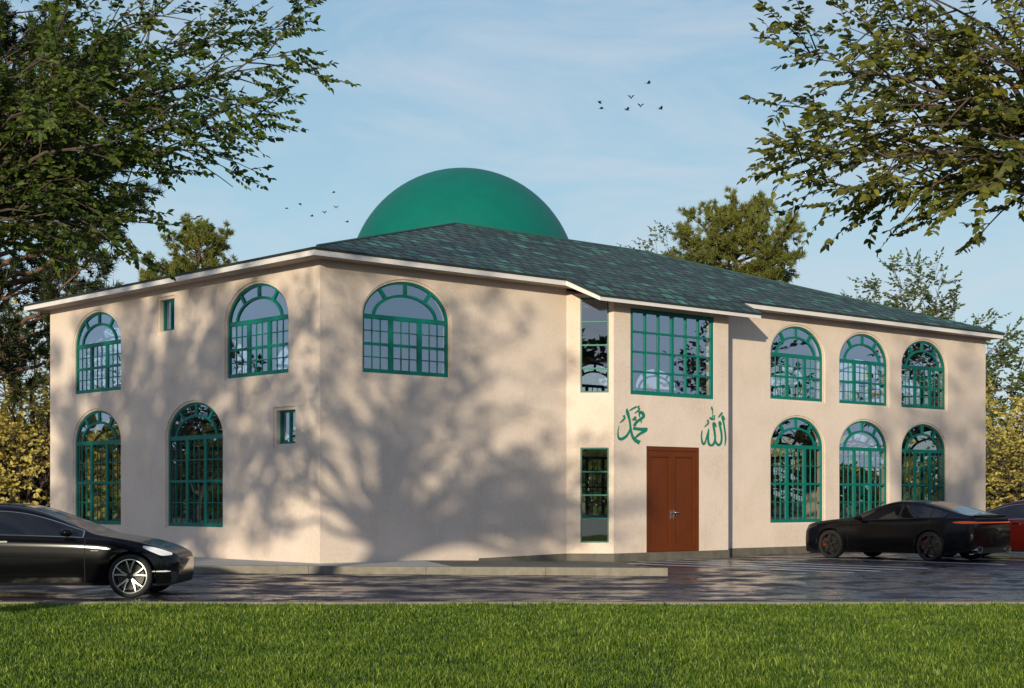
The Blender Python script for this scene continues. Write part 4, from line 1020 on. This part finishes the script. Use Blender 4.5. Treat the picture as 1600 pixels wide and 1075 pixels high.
# red light bar across the tail, rear bumper openings, exhausts, spoiler lip
patch('headlight',h2,r2,M['car_glass'],[(.12,.74),(.3,.75),(.55,.80)],[(.12,.75),(.3,.80),(.55,.84)],.12,.55,off=.004)
bar=[]
for x in (4.52,4.6,4.68,4.76,4.84,4.9,4.95,4.985): bar.append((h2['xc'](x),side_y(h2,x,.945)+.002,.947))
ye=bar[-1][1]
bar+=[(h2['xc'](5.004),ye*f,.943) for f in (.9,.6,.2)]
full=bar+[(a,-b,c) for a,b,c in bar[::-1]]
rad=[.008,.02,.026,.03,.032,.032,.03,.026,.02,.017,.017]; rad=rad+rad[::-1]
o=MB().tube(full,rad,8).build('light_bar',M['tail_lamp'],r2); smooth_by_angle(o,60)
smooth_by_angle(MB().tube([(2.5-4.985+.03*abs(f)**2,f*.72*h2['Wd'],1.105) for f in [-1+k/6 for k in range(13)]],.018,6).build('spoiler_lip',M['car_matte'],r2),60)
MB().box(-2.535,-.70,.21,-2.40,.70,.34).build('diffuser',M['car_trim'],r2)
for sgn in (1,-1):
    smooth_by_angle(MB().lathe([(0,.085),(.16,.09),(.16,.074),(.02,.07)],28,'y').build('exhaust_tip',M['steel'],r2),40)
    o=bpy.data.objects[[x.name for x in r2.children if x.name.startswith('exhaust_tip')][-1]]; o.rotation_euler=(0,0,R(90)); o.location=(-2.40,sgn*.62,.30); o.scale=(1.35,1,.85)
MB().box(-2.515,-.26,.66,-2.49,.26,.79).build('plate_recess',M['under'],r2)
cc=B(17.35,-6.2)
c3=dict(saloon,paint='car_red',rimmat='alloy_black',loc=tuple(cc),rz=math.atan2(DL.y,DL.x),scale=1.05,label='dark red car with chrome window trim half hidden at the right edge of the photo')
r3,m3,h3=make_car(c3)
patch('headlight',h3,r3,M['lamp_lens'],[(.09,.65),(.2,.64),(.33,.685),(.50,.765)],[(.09,.68),(.2,.725),(.33,.765),(.50,.795)],.09,.50)
# ------------------------------------------------------------------ birds
def bird(x,y,Y,size,flap,yaw,roll,label,group):
    p=px(x,y,Y); root=empty('bird',tuple(p)); root.rotation_euler=(R(roll),0,R(yaw)); tag(root,label,'bird',group)
    mb=MB(); L=size*.42
    prof=[(-.62,.004),(-.42,.028),(-.2,.075),(.05,.095),(.28,.075),(.42,.052),(.5,.05),(.57,.035),(.66,.006)]
    mb.tube([(a*L,0,.02*L*math.cos(a*3)) for a,_ in prof],[r*L*1.3 for _,r in prof],8)
    mb.add([(-.45*L,-.03*L,.01),(-.45*L,.03*L,.01),(-.95*L,.16*L,.0),(-.95*L,-.16*L,.0)],[(0,1,2,3)])
    mb.build('body',M['feather'],root,smooth=True)
    for s_ in (1,-1):
        a=R(flap); b=R(flap*.35-8); y1=.5*size*.5; y2=.5*size
        def q(xx,yy):
            if yy<=y1: z=yy*math.sin(a); yv=yy*math.cos(a)
            else: z=y1*math.sin(a)+(yy-y1)*math.sin(b); yv=y1*math.cos(a)+(yy-y1)*math.cos(b)
            return (xx*L,s_*yv,z+.04*L)
        vs=[q(.34,0),q(.40,y1*.5),q(.44,y1),q(.2,y1*1.5),q(-.15,y2),q(-.2,y1*1.6),q(-.16,y1),q(-.22,y1*.5),q(-.25,0)]
        lo=[(v[0],v[1],v[2]-.012) for v in vs]; n=len(vs)
        MB().add(vs+lo,[tuple(range(n)),tuple(range(2*n-1,n-1,-1))]+[(i,(i+1)%n,n+(i+1)%n,n+i) for i in range(n)]).build('wing',M['feather'],root)
    return root
BL=[(448,326,'leftmost small bird of the flock left of the dome'),(469,318,'bird with drooping wings, second from the left of the dome flock'),(487,338,'small bird in the middle low part of the dome flock'),
    (507,333,'bird with raised wings below the middle of the dome flock'),(521,301,'topmost small bird of the flock left of the dome'),(525,325,'small bird with raised wings at right of the dome flock'),(542,347,'lowest small bird of the flock, nearest the dome')]
fl=[15,-25,35,62,25,60,30]; yw=[200,170,20,80,15,100,30]
for k,(x,y,l) in enumerate(BL): bird(x,y,110,.5,fl[k],yw[k],0,l,'birds flying left of the dome')
BR=[(937,158.5,'bird with drooping wing at the left of the flock high right of the dome'),(940,170,'dark small bird just under the leftmost of the upper flock'),(979.5,172,'lowest bird in the middle of the upper flock'),
    (986,153.5,'bird with wings straight up in the middle of the upper flock'),(1001,166.5,'bird with raised wings right of the middle of the upper flock'),(1013,130.5,'topmost bird of the upper flock'),(1032,170.5,'rightmost bird of the upper flock')]
fl=[-20,20,45,65,62,38,48]; yw=[160,190,25,85,95,10,20]
for k,(x,y,l) in enumerate(BR): bird(x,y,100,.62,fl[k],yw[k],0,l,'birds flying high right of the dome')
